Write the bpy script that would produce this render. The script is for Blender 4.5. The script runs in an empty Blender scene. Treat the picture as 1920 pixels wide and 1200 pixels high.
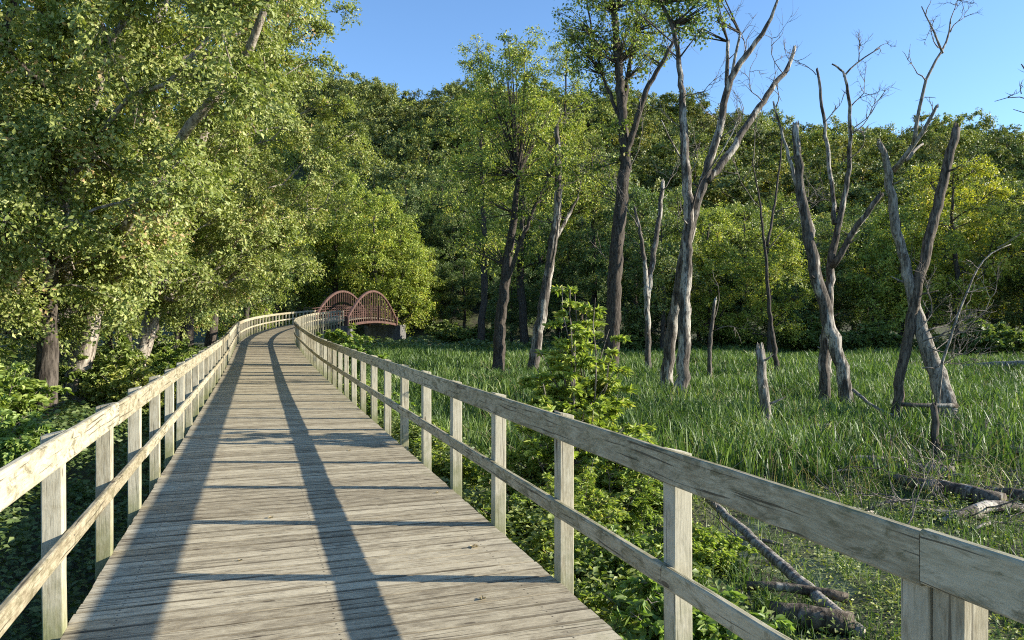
import bpy, math, random
import numpy as np
from mathutils import Vector

# ------------------------------------------------------------------ camera, sky, sun, exposure
SC = bpy.context.scene
COL = SC.collection
CAMH, FPX = 1.664, 1386.7
cam_d = bpy.data.cameras.new("camera")
cam_d.lens = 26.0; cam_d.sensor_width = 36.0; cam_d.clip_start = 0.05; cam_d.clip_end = 6000
cam = bpy.data.objects.new("camera", cam_d)
cam.location = (0, 0, CAMH); cam.rotation_euler = (math.radians(90), 0, 0)
COL.objects.link(cam); SC.camera = cam

SUN_EL, SUN_BEHIND = 20.5, 1.2            # degrees; the sun stands to the right, a hair behind the camera
W = bpy.data.worlds.new("World"); SC.world = W; W.use_nodes = True
nt = W.node_tree; bg = nt.nodes["Background"]
sky = nt.nodes.new("ShaderNodeTexSky"); sky.sky_type = 'NISHITA'; sky.sun_disc = False
sky.sun_elevation = math.radians(SUN_EL)
sky.sun_rotation = math.radians(90 + SUN_BEHIND)
sky.air_density = 1.0; sky.dust_density = 0.2; sky.ozone_density = 5.0
nt.links.new(sky.outputs[0], bg.inputs[0]); bg.inputs[1].default_value = 0.128
sd = bpy.data.lights.new("sun", 'SUN'); sd.energy = 5.0; sd.angle = math.radians(0.5); sd.color = (1.0, 0.925, 0.80)
sun = bpy.data.objects.new("sun", sd); COL.objects.link(sun)
_el, _az = math.radians(SUN_EL), math.radians(SUN_BEHIND)
TO_SUN = Vector((math.cos(_el) * math.cos(_az), -math.cos(_el) * math.sin(_az), math.sin(_el)))
sun.rotation_euler = TO_SUN.to_track_quat('Z', 'Y').to_euler(); sun.location = (40, -5, 30)
SC.view_settings.view_transform = 'Standard'; SC.view_settings.look = 'None'
SC.view_settings.exposure = 1.15; SC.view_settings.gamma = 1.0
SC.cycles.max_bounces = 5; SC.cycles.diffuse_bounces = 3; SC.cycles.glossy_bounces = 2
SC.cycles.transmission_bounces = 3; SC.cycles.transparent_max_bounces = 4
SC.cycles.use_denoising = False; SC.cycles.filter_width = 1.1
SC.cycles.caustics_reflective = False; SC.cycles.caustics_refractive = False

# ------------------------------------------------------------------ helpers
def link(o, parent=None):
    COL.objects.link(o)
    if parent is not None: o.parent = parent
    return o
def tag(o, label=None, cat=None, group=None, kind=None):
    if label: o["label"] = label
    if cat: o["category"] = cat
    if group: o["group"] = group
    if kind: o["kind"] = kind
    return o
def empty(name, loc=(0, 0, 0), rz=0.0):
    o = bpy.data.objects.new(name, None); o.location = loc; o.rotation_euler = (0, 0, rz)
    o.empty_display_size = 0.2
    return link(o)
def mesh_from(name, V, F, mat=None, smooth=False, point_attr=None, uv=None):
    """V (n,3); F: (m,3)/(m,4) array, or list of tuples"""
    me = bpy.data.meshes.new(name)
    V = np.asarray(V, dtype=np.float32)
    if isinstance(F, np.ndarray):
        m, k = F.shape
        me.vertices.add(len(V)); me.vertices.foreach_set("co", V.ravel())
        me.loops.add(m * k); me.loops.foreach_set("vertex_index", F.astype(np.int32).ravel())
        me.polygons.add(m); me.polygons.foreach_set("loop_start", np.arange(0, m * k, k, dtype=np.int32))
        me.polygons.foreach_set("loop_total", np.full(m, k, dtype=np.int32))
    else:
        me.from_pydata(V.tolist(), [], F)
    me.update(calc_edges=True)
    if smooth: me.polygons.foreach_set("use_smooth", np.ones(len(me.polygons), dtype=bool))
    if uv is not None:
        l = me.uv_layers.new(name="UVMap"); l.data.foreach_set("uv", np.asarray(uv, dtype=np.float32).ravel())
    for nm, a in (point_attr or {}).items():
        at = me.attributes.new(nm, 'FLOAT', 'POINT'); at.data.foreach_set("value", np.asarray(a, dtype=np.float32))
    if mat: me.materials.append(mat)
    return me
def obj(name, me, parent=None, loc=None):
    o = bpy.data.objects.new(name, me)
    if loc is not None: o.location = loc
    return link(o, parent)
def at(px, py, d):                       # a point seen at pixel (px,py) standing d metres ahead
    return np.array([(px - 960) / FPX * d, d, CAMH - (py - 600) / FPX * d])
def norm(a): return a / np.maximum(np.linalg.norm(a, axis=-1, keepdims=True), 1e-9)

# ------------------------------------------------------------------ materials
def nmat(name):
    m = bpy.data.materials.new(name); m.use_nodes = True
    t = m.node_tree; b = t.nodes["Principled BSDF"]
    return m, t, b
def N(t, typ, **kw):
    n = t.nodes.new(typ)
    for k, v in kw.items():
        if k.startswith("i_"):
            key = k[2:]; n.inputs[int(key) if key.isdigit() else key.replace("_", " ")].default_value = v
        else: setattr(n, k, v)
    return n
def ramp(t, fac, stops):
    r = N(t, "ShaderNodeValToRGB"); e = r.color_ramp.elements
    while len(e) > 1: e.remove(e[-1])
    e[0].position, e[0].color = stops[0][0], (*stops[0][1], 1)
    for p, c in stops[1:]:
        x = e.new(p); x.color = (*c, 1)
    t.links.new(fac, r.inputs[0]); return r.outputs[0]
def mix(t, fac, a, b, mode='MIX'):
    m = N(t, "ShaderNodeMix", data_type='RGBA', blend_type=mode)
    for inp, v in ((m.inputs[0], fac), (m.inputs[6], a), (m.inputs[7], b)):
        if hasattr(v, "type"): t.links.new(v, inp)
        elif isinstance(v, (int, float)): inp.default_value = v
        else: inp.default_value = (*v, 1)
    return m.outputs[2]
def mth(t, op, a, b=None, c=None):
    m = N(t, "ShaderNodeMath", operation=op)
    for i, v in enumerate((a, b, c)):
        if v is None: continue
        if hasattr(v, "type"): t.links.new(v, m.inputs[i])
        else: m.inputs[i].default_value = v
    return m.outputs[0]
def noise(t, vec, scale, detail=3, rough=0.55, dist=0.0):
    n = N(t, "ShaderNodeTexNoise"); n.inputs["Scale"].default_value = scale
    n.inputs["Detail"].default_value = detail; n.inputs["Roughness"].default_value = rough
    n.inputs["Distortion"].default_value = dist
    if vec is not None: t.links.new(vec, n.inputs["Vector"])
    return n.outputs[0]
def mapping(t, vec, scale=(1, 1, 1), loc=None):
    m = N(t, "ShaderNodeMapping"); m.inputs["Scale"].default_value = scale
    t.links.new(vec, m.inputs["Vector"])
    if loc is not None: t.links.new(loc, m.inputs["Location"])
    return m.outputs[0]

def leaf_mat(name, dark, mid, light, accent=None, trans=0.32):
    m, t, b = nmat(name)
    a = N(t, "ShaderNodeAttribute", attribute_name="var").outputs["Fac"]
    stops = [(0.0, dark), (0.45, mid), (0.88, light)]
    if accent: stops.append((0.965, accent))
    c = ramp(t, a, stops)
    oi = N(t, "ShaderNodeObjectInfo")
    c = mix(t, 1.0, c, oi.outputs["Color"], 'MULTIPLY')
    t.links.new(c, b.inputs["Base Color"]); b.inputs["Roughness"].default_value = 0.5
    b.inputs["Specular IOR Level"].default_value = 0.35
    tr = N(t, "ShaderNodeBsdfTranslucent")
    c2 = mix(t, 1.0, c, (1.15, 1.25, 0.55), 'MULTIPLY'); t.links.new(c2, tr.inputs[0])
    ms = N(t, "ShaderNodeMixShader"); ms.inputs[0].default_value = trans
    t.links.new(b.outputs[0], ms.inputs[1]); t.links.new(tr.outputs[0], ms.inputs[2])
    t.links.new(ms.outputs[0], t.nodes["Material Output"].inputs[0])
    return m
def bark_mat(name, dark, light, pale=None, scale=1.0, pale_amt=0.62):
    m, t, b = nmat(name)
    g = N(t, "ShaderNodeNewGeometry").outputs["Position"]
    v = mapping(t, g, (9 * scale, 9 * scale, 1.6 * scale))
    n1 = noise(t, v, 1.6, 5, 0.65, 0.4)
    c = ramp(t, n1, [(0.32, dark), (0.66, light)])
    if pale:
        n2 = noise(t, mapping(t, g, (2.2, 2.2, 0.55)), 1.0, 3, 0.6)
        f = ramp(t, n2, [(pale_amt - .04, (0, 0, 0)), (pale_amt, (1, 1, 1))])
        n3 = noise(t, mapping(t, g, (30, 30, 2)), 1.2, 3)
        pc = ramp(t, n3, [(0.3, tuple(x * .6 for x in pale)), (0.6, pale)])
        c = mix(t, f, c, pc)
    n6 = noise(t, mapping(t, g, (14 * scale, 14 * scale, 3.0 * scale)), 1.3, 5, 0.7)
    c = mix(t, ramp(t, n6, [(0.50, (0, 0, 0)), (0.58, (.75, .75, .75))]), c, tuple(x * .55 for x in dark))
    t.links.new(c, b.inputs["Base Color"]); b.inputs["Roughness"].default_value = 0.9
    b.inputs["Specular IOR Level"].default_value = 0.15
    bp = N(t, "ShaderNodeBump"); bp.inputs["Strength"].default_value = 0.9; bp.inputs["Distance"].default_value = 0.03
    t.links.new(n1, bp.inputs["Height"]); t.links.new(bp.outputs[0], b.inputs["Normal"])
    return m
def wood_mat(name, cols, stain, algae=(0.13, 0.15, 0.04), crack=0.6, knots=True, dirt=0.5, grain=34.0, edge=None):
    """grain runs along u of the UV map (metres); bid = per-board number, alg = algae amount"""
    m, t, b = nmat(name)
    uv = N(t, "ShaderNodeUVMap").outputs[0]
    bid = N(t, "ShaderNodeAttribute", attribute_name="bid").outputs["Fac"]
    alg = N(t, "ShaderNodeAttribute", attribute_name="alg").outputs["Fac"]
    off = N(t, "ShaderNodeCombineXYZ"); t.links.new(mth(t, 'MULTIPLY', bid, 3.7), off.inputs[0])
    t.links.new(mth(t, 'MULTIPLY', bid, 1.131), off.inputs[1]); off = off.outputs[0]
    base = N(t, "ShaderNodeVectorMath", operation='ADD'); t.links.new(uv, base.inputs[0]); t.links.new(off, base.inputs[1])
    base = base.outputs[0]
    # warped grain, blotches, dirt and short cracks
    wob = noise(t, mapping(t, base, (1.3, 7, 1)), 1.0, 2)
    wv = N(t, "ShaderNodeCombineXYZ"); t.links.new(mth(t, 'MULTIPLY', wob, 0.055), wv.inputs[1])
    gp = N(t, "ShaderNodeVectorMath", operation='ADD'); t.links.new(base, gp.inputs[0]); t.links.new(wv.outputs[0], gp.inputs[1])
    n1 = noise(t, mapping(t, gp.outputs[0], (5.0, grain * 2.2, 1)), 1.6, 7, 0.8)
    n2 = noise(t, mapping(t, base, (4.0, 11.0, 1)), 1.5, 7, 0.75, 0.5)
    n3 = noise(t, mapping(t, gp.outputs[0], (1.4, 60, 1)), 1.0, 2, 0.5)
    f = mth(t, 'ADD', mth(t, 'MULTIPLY', n1, 0.5), mth(t, 'MULTIPLY', n2, 0.5))
    bf = mth(t, 'MULTIPLY', mth(t, 'SUBTRACT', mth(t, 'FRACT', mth(t, 'MULTIPLY', bid, 7.31)), 0.5), 0.17)
    f = mth(t, 'ADD', f, bf)
    c = ramp(t, f, [(0.33, cols[0]), (0.44, cols[1]), (0.54, cols[2]), (0.68, cols[3])])
    n4 = noise(t, mapping(t, base, (3.0, 7.0, 1)), 1.6, 8, 0.78, 0.8)
    df = ramp(t, n4, [(0.50, (0, 0, 0)), (0.60, (1, 1, 1))])
    c = mix(t, mth(t, 'MULTIPLY', df, dirt), c, stain)
    n5 = noise(t, mapping(t, base, (1.2, 2.5, 1)), 1.3, 3, 0.6)
    c = mix(t, mth(t, 'MULTIPLY', ramp(t, n5, [(0.45, (0, 0, 0)), (0.65, (1, 1, 1))]), 0.35 * dirt), c, tuple(x * 1.6 for x in stain))
    cf = ramp(t, n3, [(0.35, (1, 1, 1)), (0.39, (0, 0, 0))])
    c = mix(t, mth(t, 'MULTIPLY', cf, crack), c, tuple(x * .3 for x in cols[0]))
    h = mth(t, 'ADD', mth(t, 'MULTIPLY', n1, 0.6), mth(t, 'MULTIPLY', n3, 0.5))
    if knots:
        vo = N(t, "ShaderNodeTexVoronoi"); vo.inputs["Scale"].default_value = 1.0
        t.links.new(mapping(t, gp.outputs[0], (2.6, 8.5, 1)), vo.inputs["Vector"])
        d = vo.outputs["Distance"]
        kf = ramp(t, d, [(0.085, (1, 1, 1)), (0.115, (0, 0, 0))])
        ring = ramp(t, d, [(0.11, (0, 0, 0)), (0.145, (1, 1, 1)), (0.24, (0, 0, 0))])
        c = mix(t, mth(t, 'MULTIPLY', ring, 0.5), c, tuple(x * .55 for x in cols[1]))
        c = mix(t, mth(t, 'MULTIPLY', kf, 0.8), c, (0.06, 0.042, 0.026))
    if edge:                               # plank edges painted dark so the shaded gaps between boards read as lines
        sp = N(t, "ShaderNodeSeparateXYZ"); t.links.new(uv, sp.inputs[0])
        d_ = mth(t, 'ABSOLUTE', mth(t, 'SUBTRACT', sp.outputs[1], edge[0]))
        d_ = mth(t, 'ADD', d_, mth(t, 'MULTIPLY', mth(t, 'SUBTRACT', noise(t, mapping(t, base, (9, 30, 1)), 1.0, 3, .7), 0.5), 0.012))
        e_ = ramp(t, mth(t, 'DIVIDE', d_, edge[1]), [(0.885, (0, 0, 0)), (0.96, (1, 1, 1))])
        c = mix(t, mth(t, 'MULTIPLY', e_, mth(t, 'MULTIPLY', ramp(t, noise(t, mapping(t, base, (1.5, 1, 1)), 1.0, 2), [(.35, (.3, .3, .3)), (.62, (1, 1, 1))]), .72)), c, (0.045, 0.036, 0.024))
        du = mth(t, 'SUBTRACT', mth(t, 'MODULO', mth(t, 'ADD', sp.outputs[0], 0.34), 1.15), 0.575)
        dv = mth(t, 'SUBTRACT', mth(t, 'ABSOLUTE', mth(t, 'SUBTRACT', sp.outputs[1], edge[0])), 0.034)
        ds_ = mth(t, 'SQRT', mth(t, 'ADD', mth(t, 'MULTIPLY', du, du), mth(t, 'MULTIPLY', dv, dv)))
        c = mix(t, ramp(t, ds_, [(0.0055, (1, 1, 1)), (0.0075, (0, 0, 0))]), c, (0.03, 0.024, 0.018))
    an = noise(t, base, 6.0, 4, 0.7)
    af = ramp(t, mth(t, 'ADD', alg, mth(t, 'MULTIPLY', mth(t, 'SUBTRACT', an, 0.5), 0.9)), [(0.3, (0, 0, 0)), (0.85, (1, 1, 1))])
    c = mix(t, mth(t, 'MULTIPLY', af, 0.75), c, algae)
    t.links.new(c, b.inputs["Base Color"]); b.inputs["Roughness"].default_value = 0.78
    b.inputs["Specular IOR Level"].default_value = 0.25
    bp = N(t, "ShaderNodeBump"); bp.inputs["Strength"].default_value = 0.7; bp.inputs["Distance"].default_value = 0.004
    t.links.new(h, bp.inputs["Height"]); t.links.new(bp.outputs[0], b.inputs["Normal"])
    return m

M = {}
M['deck'] = wood_mat("weathered_deck_wood", [(0.17, 0.135, 0.083), (0.33, 0.278, 0.182), (0.46, 0.395, 0.265), (0.56, 0.49, 0.34)], (0.135, 0.108, 0.070), crack=0.8, dirt=0.42, edge=(.1045, .0622), grain=22)
M['post'] = wood_mat("post_wood", [(0.20, 0.165, 0.10), (0.34, 0.30, 0.205), (0.45, 0.41, 0.30), (0.52, 0.48, 0.36)], (0.22, 0.20, 0.13), crack=0.65, dirt=0.35, grain=24)
M['rail'] = wood_mat("rail_wood", [(0.155, 0.122, 0.072), (0.305, 0.26, 0.168), (0.43, 0.38, 0.26), (0.53, 0.485, 0.355)], (0.135, 0.118, 0.062), crack=0.8, dirt=0.8, grain=20)
M['beam'] = wood_mat("beam_wood", [(0.08, 0.07, 0.05), (0.15, 0.13, 0.10), (0.22, 0.19, 0.14), (0.26, 0.23, 0.18)], (0.05, 0.05, 0.03))

M['leaf_maple'] = leaf_mat("maple_leaves", (0.105, 0.150, 0.036), (0.260, 0.305, 0.080), (0.46, 0.475, 0.170), (0.45, 0.31, 0.15))
M['leaf_mid'] = leaf_mat("treeline_leaves", (0.058, 0.094, 0.028), (0.160, 0.208, 0.058), (0.33, 0.37, 0.120), (0.32, 0.28, 0.09))
M['leaf_hill'] = leaf_mat("hill_leaves", (0.055, 0.088, 0.032), (0.155, 0.200, 0.060), (0.31, 0.34, 0.105), trans=0.18)
M['leaf_shrub'] = leaf_mat("shrub_leaves", (0.11, 0.17, 0.030), (0.22, 0.30, 0.060), (0.38, 0.45, 0.12), (0.48, 0.45, 0.12), trans=0.4)
M['leaf_cover'] = leaf_mat("ground_cover_leaves", (0.050, 0.088, 0.026), (0.115, 0.165, 0.048), (0.23, 0.275, 0.10), trans=0.3)
M['grass'] = leaf_mat("sedge_blades", (0.036, 0.072, 0.018), (0.092, 0.158, 0.036), (0.25, 0.34, 0.10), (0.44, 0.44, 0.24), trans=0.3)
M['dryleaf'] = leaf_mat("dry_leaf", (0.24, 0.18, 0.09), (0.36, 0.28, 0.16), (0.46, 0.38, 0.24), trans=0.2)
M['bark'] = bark_mat("grey_bark", (0.035, 0.028, 0.022), (0.13, 0.11, 0.088))
M['bark_pale'] = bark_mat("pale_flaky_bark", (0.14, 0.11, 0.082), (0.48, 0.43, 0.35), scale=0.7)
M['bark_dead'] = bark_mat("dead_trunk_bark", (0.042, 0.035, 0.028), (0.19, 0.165, 0.135), pale=(0.46, 0.42, 0.35), pale_amt=0.55)
M['bark_bleached'] = bark_mat("bleached_wood", (0.10, 0.083, 0.065), (0.42, 0.38, 0.31))
M['bark_brown'] = bark_mat('brown_dead_bark', (0.045, 0.035, 0.027), (0.20, 0.165, 0.125))
M['log'] = bark_mat("log_bark", (0.055, 0.042, 0.03), (0.21, 0.175, 0.13), pale=(0.42, 0.38, 0.3), pale_amt=0.6)
M['twig'] = bark_mat("twig_bark", (0.13, 0.11, 0.09), (0.28, 0.24, 0.20))

m, t, b = nmat('nail_steel'); b.inputs['Base Color'].default_value = (.04, .03, .025, 1); M['nail'] = m
m, t, b = nmat("rust_red_steel")
g = N(t, "ShaderNodeTexCoord").outputs["Object"]; n1 = noise(t, g, 3.0, 5, 0.6)
t.links.new(ramp(t, n1, [(0.35, (0.050, 0.026, 0.019)), (0.62, (0.125, 0.062, 0.044))]), b.inputs["Base Color"]); b.inputs["Roughness"].default_value = 0.65
M['steel'] = m
m, t, b = nmat("abutment_concrete")
g = N(t, "ShaderNodeTexCoord").outputs["Object"]; n1 = noise(t, mapping(t, g, (2, 2, .4)), 1.5, 6, 0.65)
t.links.new(ramp(t, n1, [(0.3, (0.06, 0.056, 0.05)), (0.65, (0.17, 0.162, 0.15))]), b.inputs["Base Color"]); b.inputs["Roughness"].default_value = 0.9
M['concrete'] = m
m, t, b = nmat("marsh_ground")
g = N(t, "ShaderNodeNewGeometry").outputs["Position"]
n1 = noise(t, g, 0.9, 6, 0.7); n2 = noise(t, g, 9.0, 6, 0.7)
c = ramp(t, n1, [(0.36, (0.035, 0.028, 0.018)), (0.48, (0.07, 0.075, 0.03)), (0.6, (0.09, 0.12, 0.035))])
c = mix(t, mth(t, 'MULTIPLY', n2, 0.7), c, (0.035, 0.036, 0.016))
t.links.new(c, b.inputs["Base Color"]); b.inputs["Roughness"].default_value = 0.95
bp = N(t, "ShaderNodeBump"); bp.inputs["Strength"].default_value = 1.0; bp.inputs["Distance"].default_value = 0.06
t.links.new(n2, bp.inputs["Height"]); t.links.new(bp.outputs[0], b.inputs["Normal"])
M['ground'] = m
m, t, b = nmat("duckweed_water")
g = N(t, "ShaderNodeNewGeometry").outputs["Position"]
n1 = noise(t, g, 1.1, 7, 0.75, 0.5); n2 = noise(t, g, 55.0, 2, 0.6)
f = ramp(t, n1, [(0.43, (0, 0, 0)), (0.52, (1, 1, 1))])
dw = ramp(t, n2, [(0.3, (0.05, 0.065, 0.02)), (0.6, (0.17, 0.20, 0.075))])
c = mix(t, f, (0.016, 0.018, 0.012), dw)
t.links.new(c, b.inputs["Base Color"])
t.links.new(mth(t, 'ADD', mth(t, 'MULTIPLY', f, 0.55), 0.2), b.inputs["Roughness"])
bp = N(t, "ShaderNodeBump"); bp.inputs["Strength"].default_value = 0.5; bp.inputs["Distance"].default_value = 0.01
t.links.new(n2, bp.inputs["Height"]); t.links.new(bp.outputs[0], b.inputs["Normal"])
M['water'] = m

# ------------------------------------------------------------------ the boardwalk's line
HEAD0 = math.radians(-19.0)
HW = 1.385
BR_S = 76.0
_ds = 0.1
_S = np.arange(-8, BR_S + 6, _ds)
def _head(s):
    u = np.clip((s - 37.0) / (BR_S - 37.0), 0, 1)
    return HEAD0 + math.radians(19.0) * u
_hd = _head(_S)
_X = np.concatenate([[0], np.cumsum(np.sin(_hd[:-1]) * _ds)])
_Y = np.concatenate([[0], np.cumsum(np.cos(_hd[:-1]) * _ds)])
_i0 = int(np.argmin(np.abs(_S)))
_X = _X - _X[_i0] + 0.4405; _Y = _Y - _Y[_i0]
def elev(s):
    s = np.asarray(s, dtype=float)
    return 0.0155 * (np.sqrt((s - 25.0) ** 2 + 25) + (s - 25.0)) * np.where(s > -99, 1, 1) - 0.0155 * (math.sqrt(625 + 25) - 25)
def path(s, off=0.0, z=0.0):
    x = np.interp(s, _S, _X); y = np.interp(s, _S, _Y); h = _head(np.asarray(s, dtype=float))
    return np.stack([x + off * np.cos(h), y - off * np.sin(h), elev(s) + z + 0 * x], -1)
def s_of_y(y): return float(np.interp(y, _Y, _S))
def path_x(y): return np.interp(y, _Y, _X)

# ------------------------------------------------------------------ terrain
def smooth(a, b, x):
    u = np.clip((x - a) / (b - a), 0, 1); return u * u * (3 - 2 * u)
def ghgt(x, y):
    x = np.asarray(x, dtype=float); y = np.asarray(y, dtype=float)
    h = -1.15 + 0.035 * np.sin(x * 1.3 + 1.1 * np.sin(y * .9)) + 0.03 * np.sin(y * 1.7 + x * .6) + 0.03 * np.sin(x * 3.1 - y * 2.3) + 0.025 * np.sin(x * 5.3 + 2 * np.sin(y * 2.9)) * np.sin(y * 4.7 + x)
    px = np.interp(y, _Y, _X, right=-17)
    h = h + 0.35 * smooth(-2, -6, x - px) * smooth(90, 60, y)
    h = h + 1.9 * smooth(96, 104, y) * smooth(18, 6, np.abs(x + 13))
    H = np.clip(55 - 0.075 * x, 30, 62)
    h = h + H * smooth(90, 228, y + 0.0 * x) * (1 + .05 * np.sin(x * .06) + .03 * np.sin(x * .021 + 2))
    return h
xs = np.concatenate([np.linspace(-2500, -80, 24), np.linspace(-76, -1, 60), np.linspace(-.8, 16, 100), np.linspace(16.5, 76, 60), np.linspace(80, 2500, 24)])
ys = np.concatenate([np.linspace(-600, -12, 10), np.linspace(-10, 2, 10), np.linspace(2.2, 20, 110), np.linspace(20.7, 90, 90), np.linspace(95, 300, 42), np.linspace(320, 3500, 14)])
GX, GY = np.meshgrid(xs, ys); GZ = ghgt(GX, GY)
n_x, n_y = len(xs), len(ys)
ii = (np.arange(n_y - 1)[:, None] * n_x + np.arange(n_x - 1)[None]).ravel()
F = np.stack([ii, ii + 1, ii + 1 + n_x, ii + n_x], -1)
g_ = obj("ground", mesh_from("ground", np.stack([GX, GY, GZ], -1).reshape(-1, 3), F, M['ground'], smooth=True)); tag(g_, kind="structure")
wx = np.linspace(0, 45, 2); wv = np.array([[1.5, 1, -1.185], [60, 1, -1.185], [60, 46, -1.185], [1.5, 46, -1.185]])
w_ = obj("marsh_water", mesh_from("marsh_water", wv, np.array([[0, 1, 2, 3]]), M['water'])); tag(w_, kind="structure")

# ------------------------------------------------------------------ sweeps: every board, rail and post is a profile swept along frames
def rrect(w, h, r):
    """profile in (a,b): centred rectangle with chamfer-rounded corners, ccw"""
    w, h = w / 2, h / 2; k = r * 0.3
    pts = []
    for sx, sy in ((1, -1), (1, 1), (-1, 1), (-1, -1)):
        c = [(sx * w, sy * (h - r)), (sx * (w - k), sy * (h - k)), (sx * (w - r), sy * h)]
        if sx * sy > 0: pts += c
        else: pts += c[::-1]
    return np.array(pts)
class Sweep:
    def __init__(s): s.V = []; s.F = []; s.UV = []; s.bid = []; s.alg = []; s.n = 0
    def add(s, O, A, B, prof, bid=None, alg=None, u0=0.0):
        """O (k,3) origins, A,B (k,3) profile axes; prof (p,2)"""
        O = np.asarray(O, float); k = len(O); p = len(prof)
        A = np.broadcast_to(np.asarray(A, float), O.shape); B = np.broadcast_to(np.asarray(B, float), O.shape)
        V = O[:, None] + prof[None, :, 0:1] * A[:, None] + prof[None, :, 1:2] * B[:, None]
        s.V.append(V.reshape(-1, 3))
        u = u0 + np.concatenate([[0], np.cumsum(np.linalg.norm(np.diff(O, axis=0), axis=1))])
        pe = np.concatenate([[0], np.cumsum(np.linalg.norm(np.diff(np.vstack([prof, prof[:1]]), axis=0), axis=1))])
        for i in range(k - 1):
            for j in range(p):
                j2 = (j + 1) % p
                a, b_, c, d = i * p + j, i * p + j2, (i + 1) * p + j2, (i + 1) * p + j
                s.F.append((s.n + a, s.n + b_, s.n + c, s.n + d))
                s.UV += [(u[i], pe[j]), (u[i], pe[j + 1]), (u[i + 1], pe[j + 1]), (u[i + 1], pe[j])]
        s.F.append(tuple(s.n + j for j in range(p))[::-1]); s.UV += [(u[0] + .3 * q[0], q[1]) for q in prof[::-1]]
        o2 = s.n + (k - 1) * p
        s.F.append(tuple(o2 + j for j in range(p))); s.UV += [(u[-1] + .3 * q[0], q[1]) for q in prof]
        b0 = random.random() * 40 if bid is None else bid
        s.bid += [b0] * (k * p)
        if alg is None: s.alg += [0.0] * (k * p)
        else: s.alg += list(np.repeat(np.asarray(alg, float), p)) if len(alg) == k else list(alg)
        s.n += k * p
    def build(s, name, mat, parent=None):
        me = mesh_from(name, np.vstack(s.V), s.F, mat, point_attr={"bid": s.bid, "alg": s.alg}, uv=s.UV)
        return obj(name, me, parent)

random.seed(5); rng = np.random.default_rng(5)
UP = np.array([0, 0, 1.0])
boardwalk = empty("boardwalk")
tag(boardwalk, "weathered grey timber boardwalk of cross planks leading up to the arched footbridge", "boardwalk")
sw = Sweep(); prof = rrect(0.1365, 0.036, 0.006); s = -1.5; pitch = 0.1455
while s < BR_S - 0.1:
    h = float(_head(s)); X = np.array([math.cos(h), -math.sin(h), 0]); T = np.array([math.sin(h), math.cos(h), 0])
    c = path(s)[None]; near = s < 14
    offs = np.linspace(-HW, HW, 5 if near else 3).copy(); offs[0] -= random.uniform(0, .012); offs[-1] += random.uniform(0, .012)
    dz = random.uniform(-.0015, .0015); tilt = random.uniform(-.012, .012)
    O = c + offs[:, None] * X[None]; O[:, 2] += -0.018 + dz
    O = O + T[None] * (rng.normal(0, .0012, (len(offs), 1)))
    B = UP + T * tilt; A = T - UP * tilt
    alg = np.array([.16] + [0.0] * (len(offs) - 2) + [.30]) * (1 if s < 12 else 1.3)
    sw.add(O, A, B, prof, alg=alg)
    s += pitch + random.uniform(-.002, .006)
sw.build("deck", M['deck'], boardwalk)
for o_ in (-1.15, 0.0, 1.15):
    sw = Sweep(); ss = np.linspace(-1.5, BR_S - .2, 90); P = path(ss, o_, -0.037 - 0.12)
    hh = _head(ss); A = np.stack([np.cos(hh), -np.sin(hh), 0 * hh], -1)
    sw.add(P, A, UP, rrect(0.07, 0.235, 0.004)); sw.build("joist", M['beam'], boardwalk)

def tube_mesh(name, P, R, mat, sides=8, bumps=0.0, seed=0, cap=True, var=None):
    P = np.asarray(P, float); R = np.broadcast_to(np.asarray(R, float), (len(P),)); k = len(P)
    T = np.gradient(P, axis=0); T = norm(T)
    ref = np.array([1.0, 0, 0]) if abs(T[0][0]) < 0.8 else np.array([0, 1.0, 0])
    A = np.zeros_like(P); a = ref - T[0] * ref.dot(T[0]); a /= np.linalg.norm(a)
    for i in range(k):
        a = a - T[i] * a.dot(T[i]); a /= np.linalg.norm(a); A[i] = a
    B = np.cross(T, A); th = np.linspace(0, 2 * math.pi, sides, endpoint=False)
    r_ = R[:, None] * np.ones((1, sides))
    if bumps:
        rg = np.random.default_rng(seed); ph = rg.uniform(0, 6.28, 4)
        z = np.cumsum(np.concatenate([[0], np.linalg.norm(np.diff(P, axis=0), axis=1)]))[:, None]
        r_ = r_ * (1 + bumps * (0.5 * np.sin(3 * th + ph[0] + z * .7) + .35 * np.sin(5 * th + ph[1] - z * 1.1)) + bumps * .5 * rg.normal(0, 1, (k, sides)))
    V = P[:, None] + r_[..., None] * (np.cos(th)[None, :, None] * A[:, None] + np.sin(th)[None, :, None] * B[:, None])
    F = []
    i = (np.arange(k - 1)[:, None] * sides + np.arange(sides)[None]); j = (np.arange(k - 1)[:, None] * sides + (np.arange(sides)[None] + 1) % sides)
    F = np.stack([i, j, j + sides, i + sides], -1).reshape(-1, 4)
    V = V.reshape(-1, 3)
    Fl = F
    if cap:
        V = np.vstack([V, P[:1], P[-1:] + (P[-1:] - P[-2:-1]) * 0.02]); n0 = k * sides
        c0 = np.stack([np.full(sides, n0), (np.arange(sides) + 1) % sides, np.arange(sides), np.full(sides, n0)], -1)
        c1 = np.stack([np.full(sides, n0 + 1), (k - 1) * sides + np.arange(sides), (k - 1) * sides + (np.arange(sides) + 1) % sides, np.full(sides, n0 + 1)], -1)
        return V, F, c0[:, :3], c1[:, :3]
    return V, F, None, None
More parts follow.
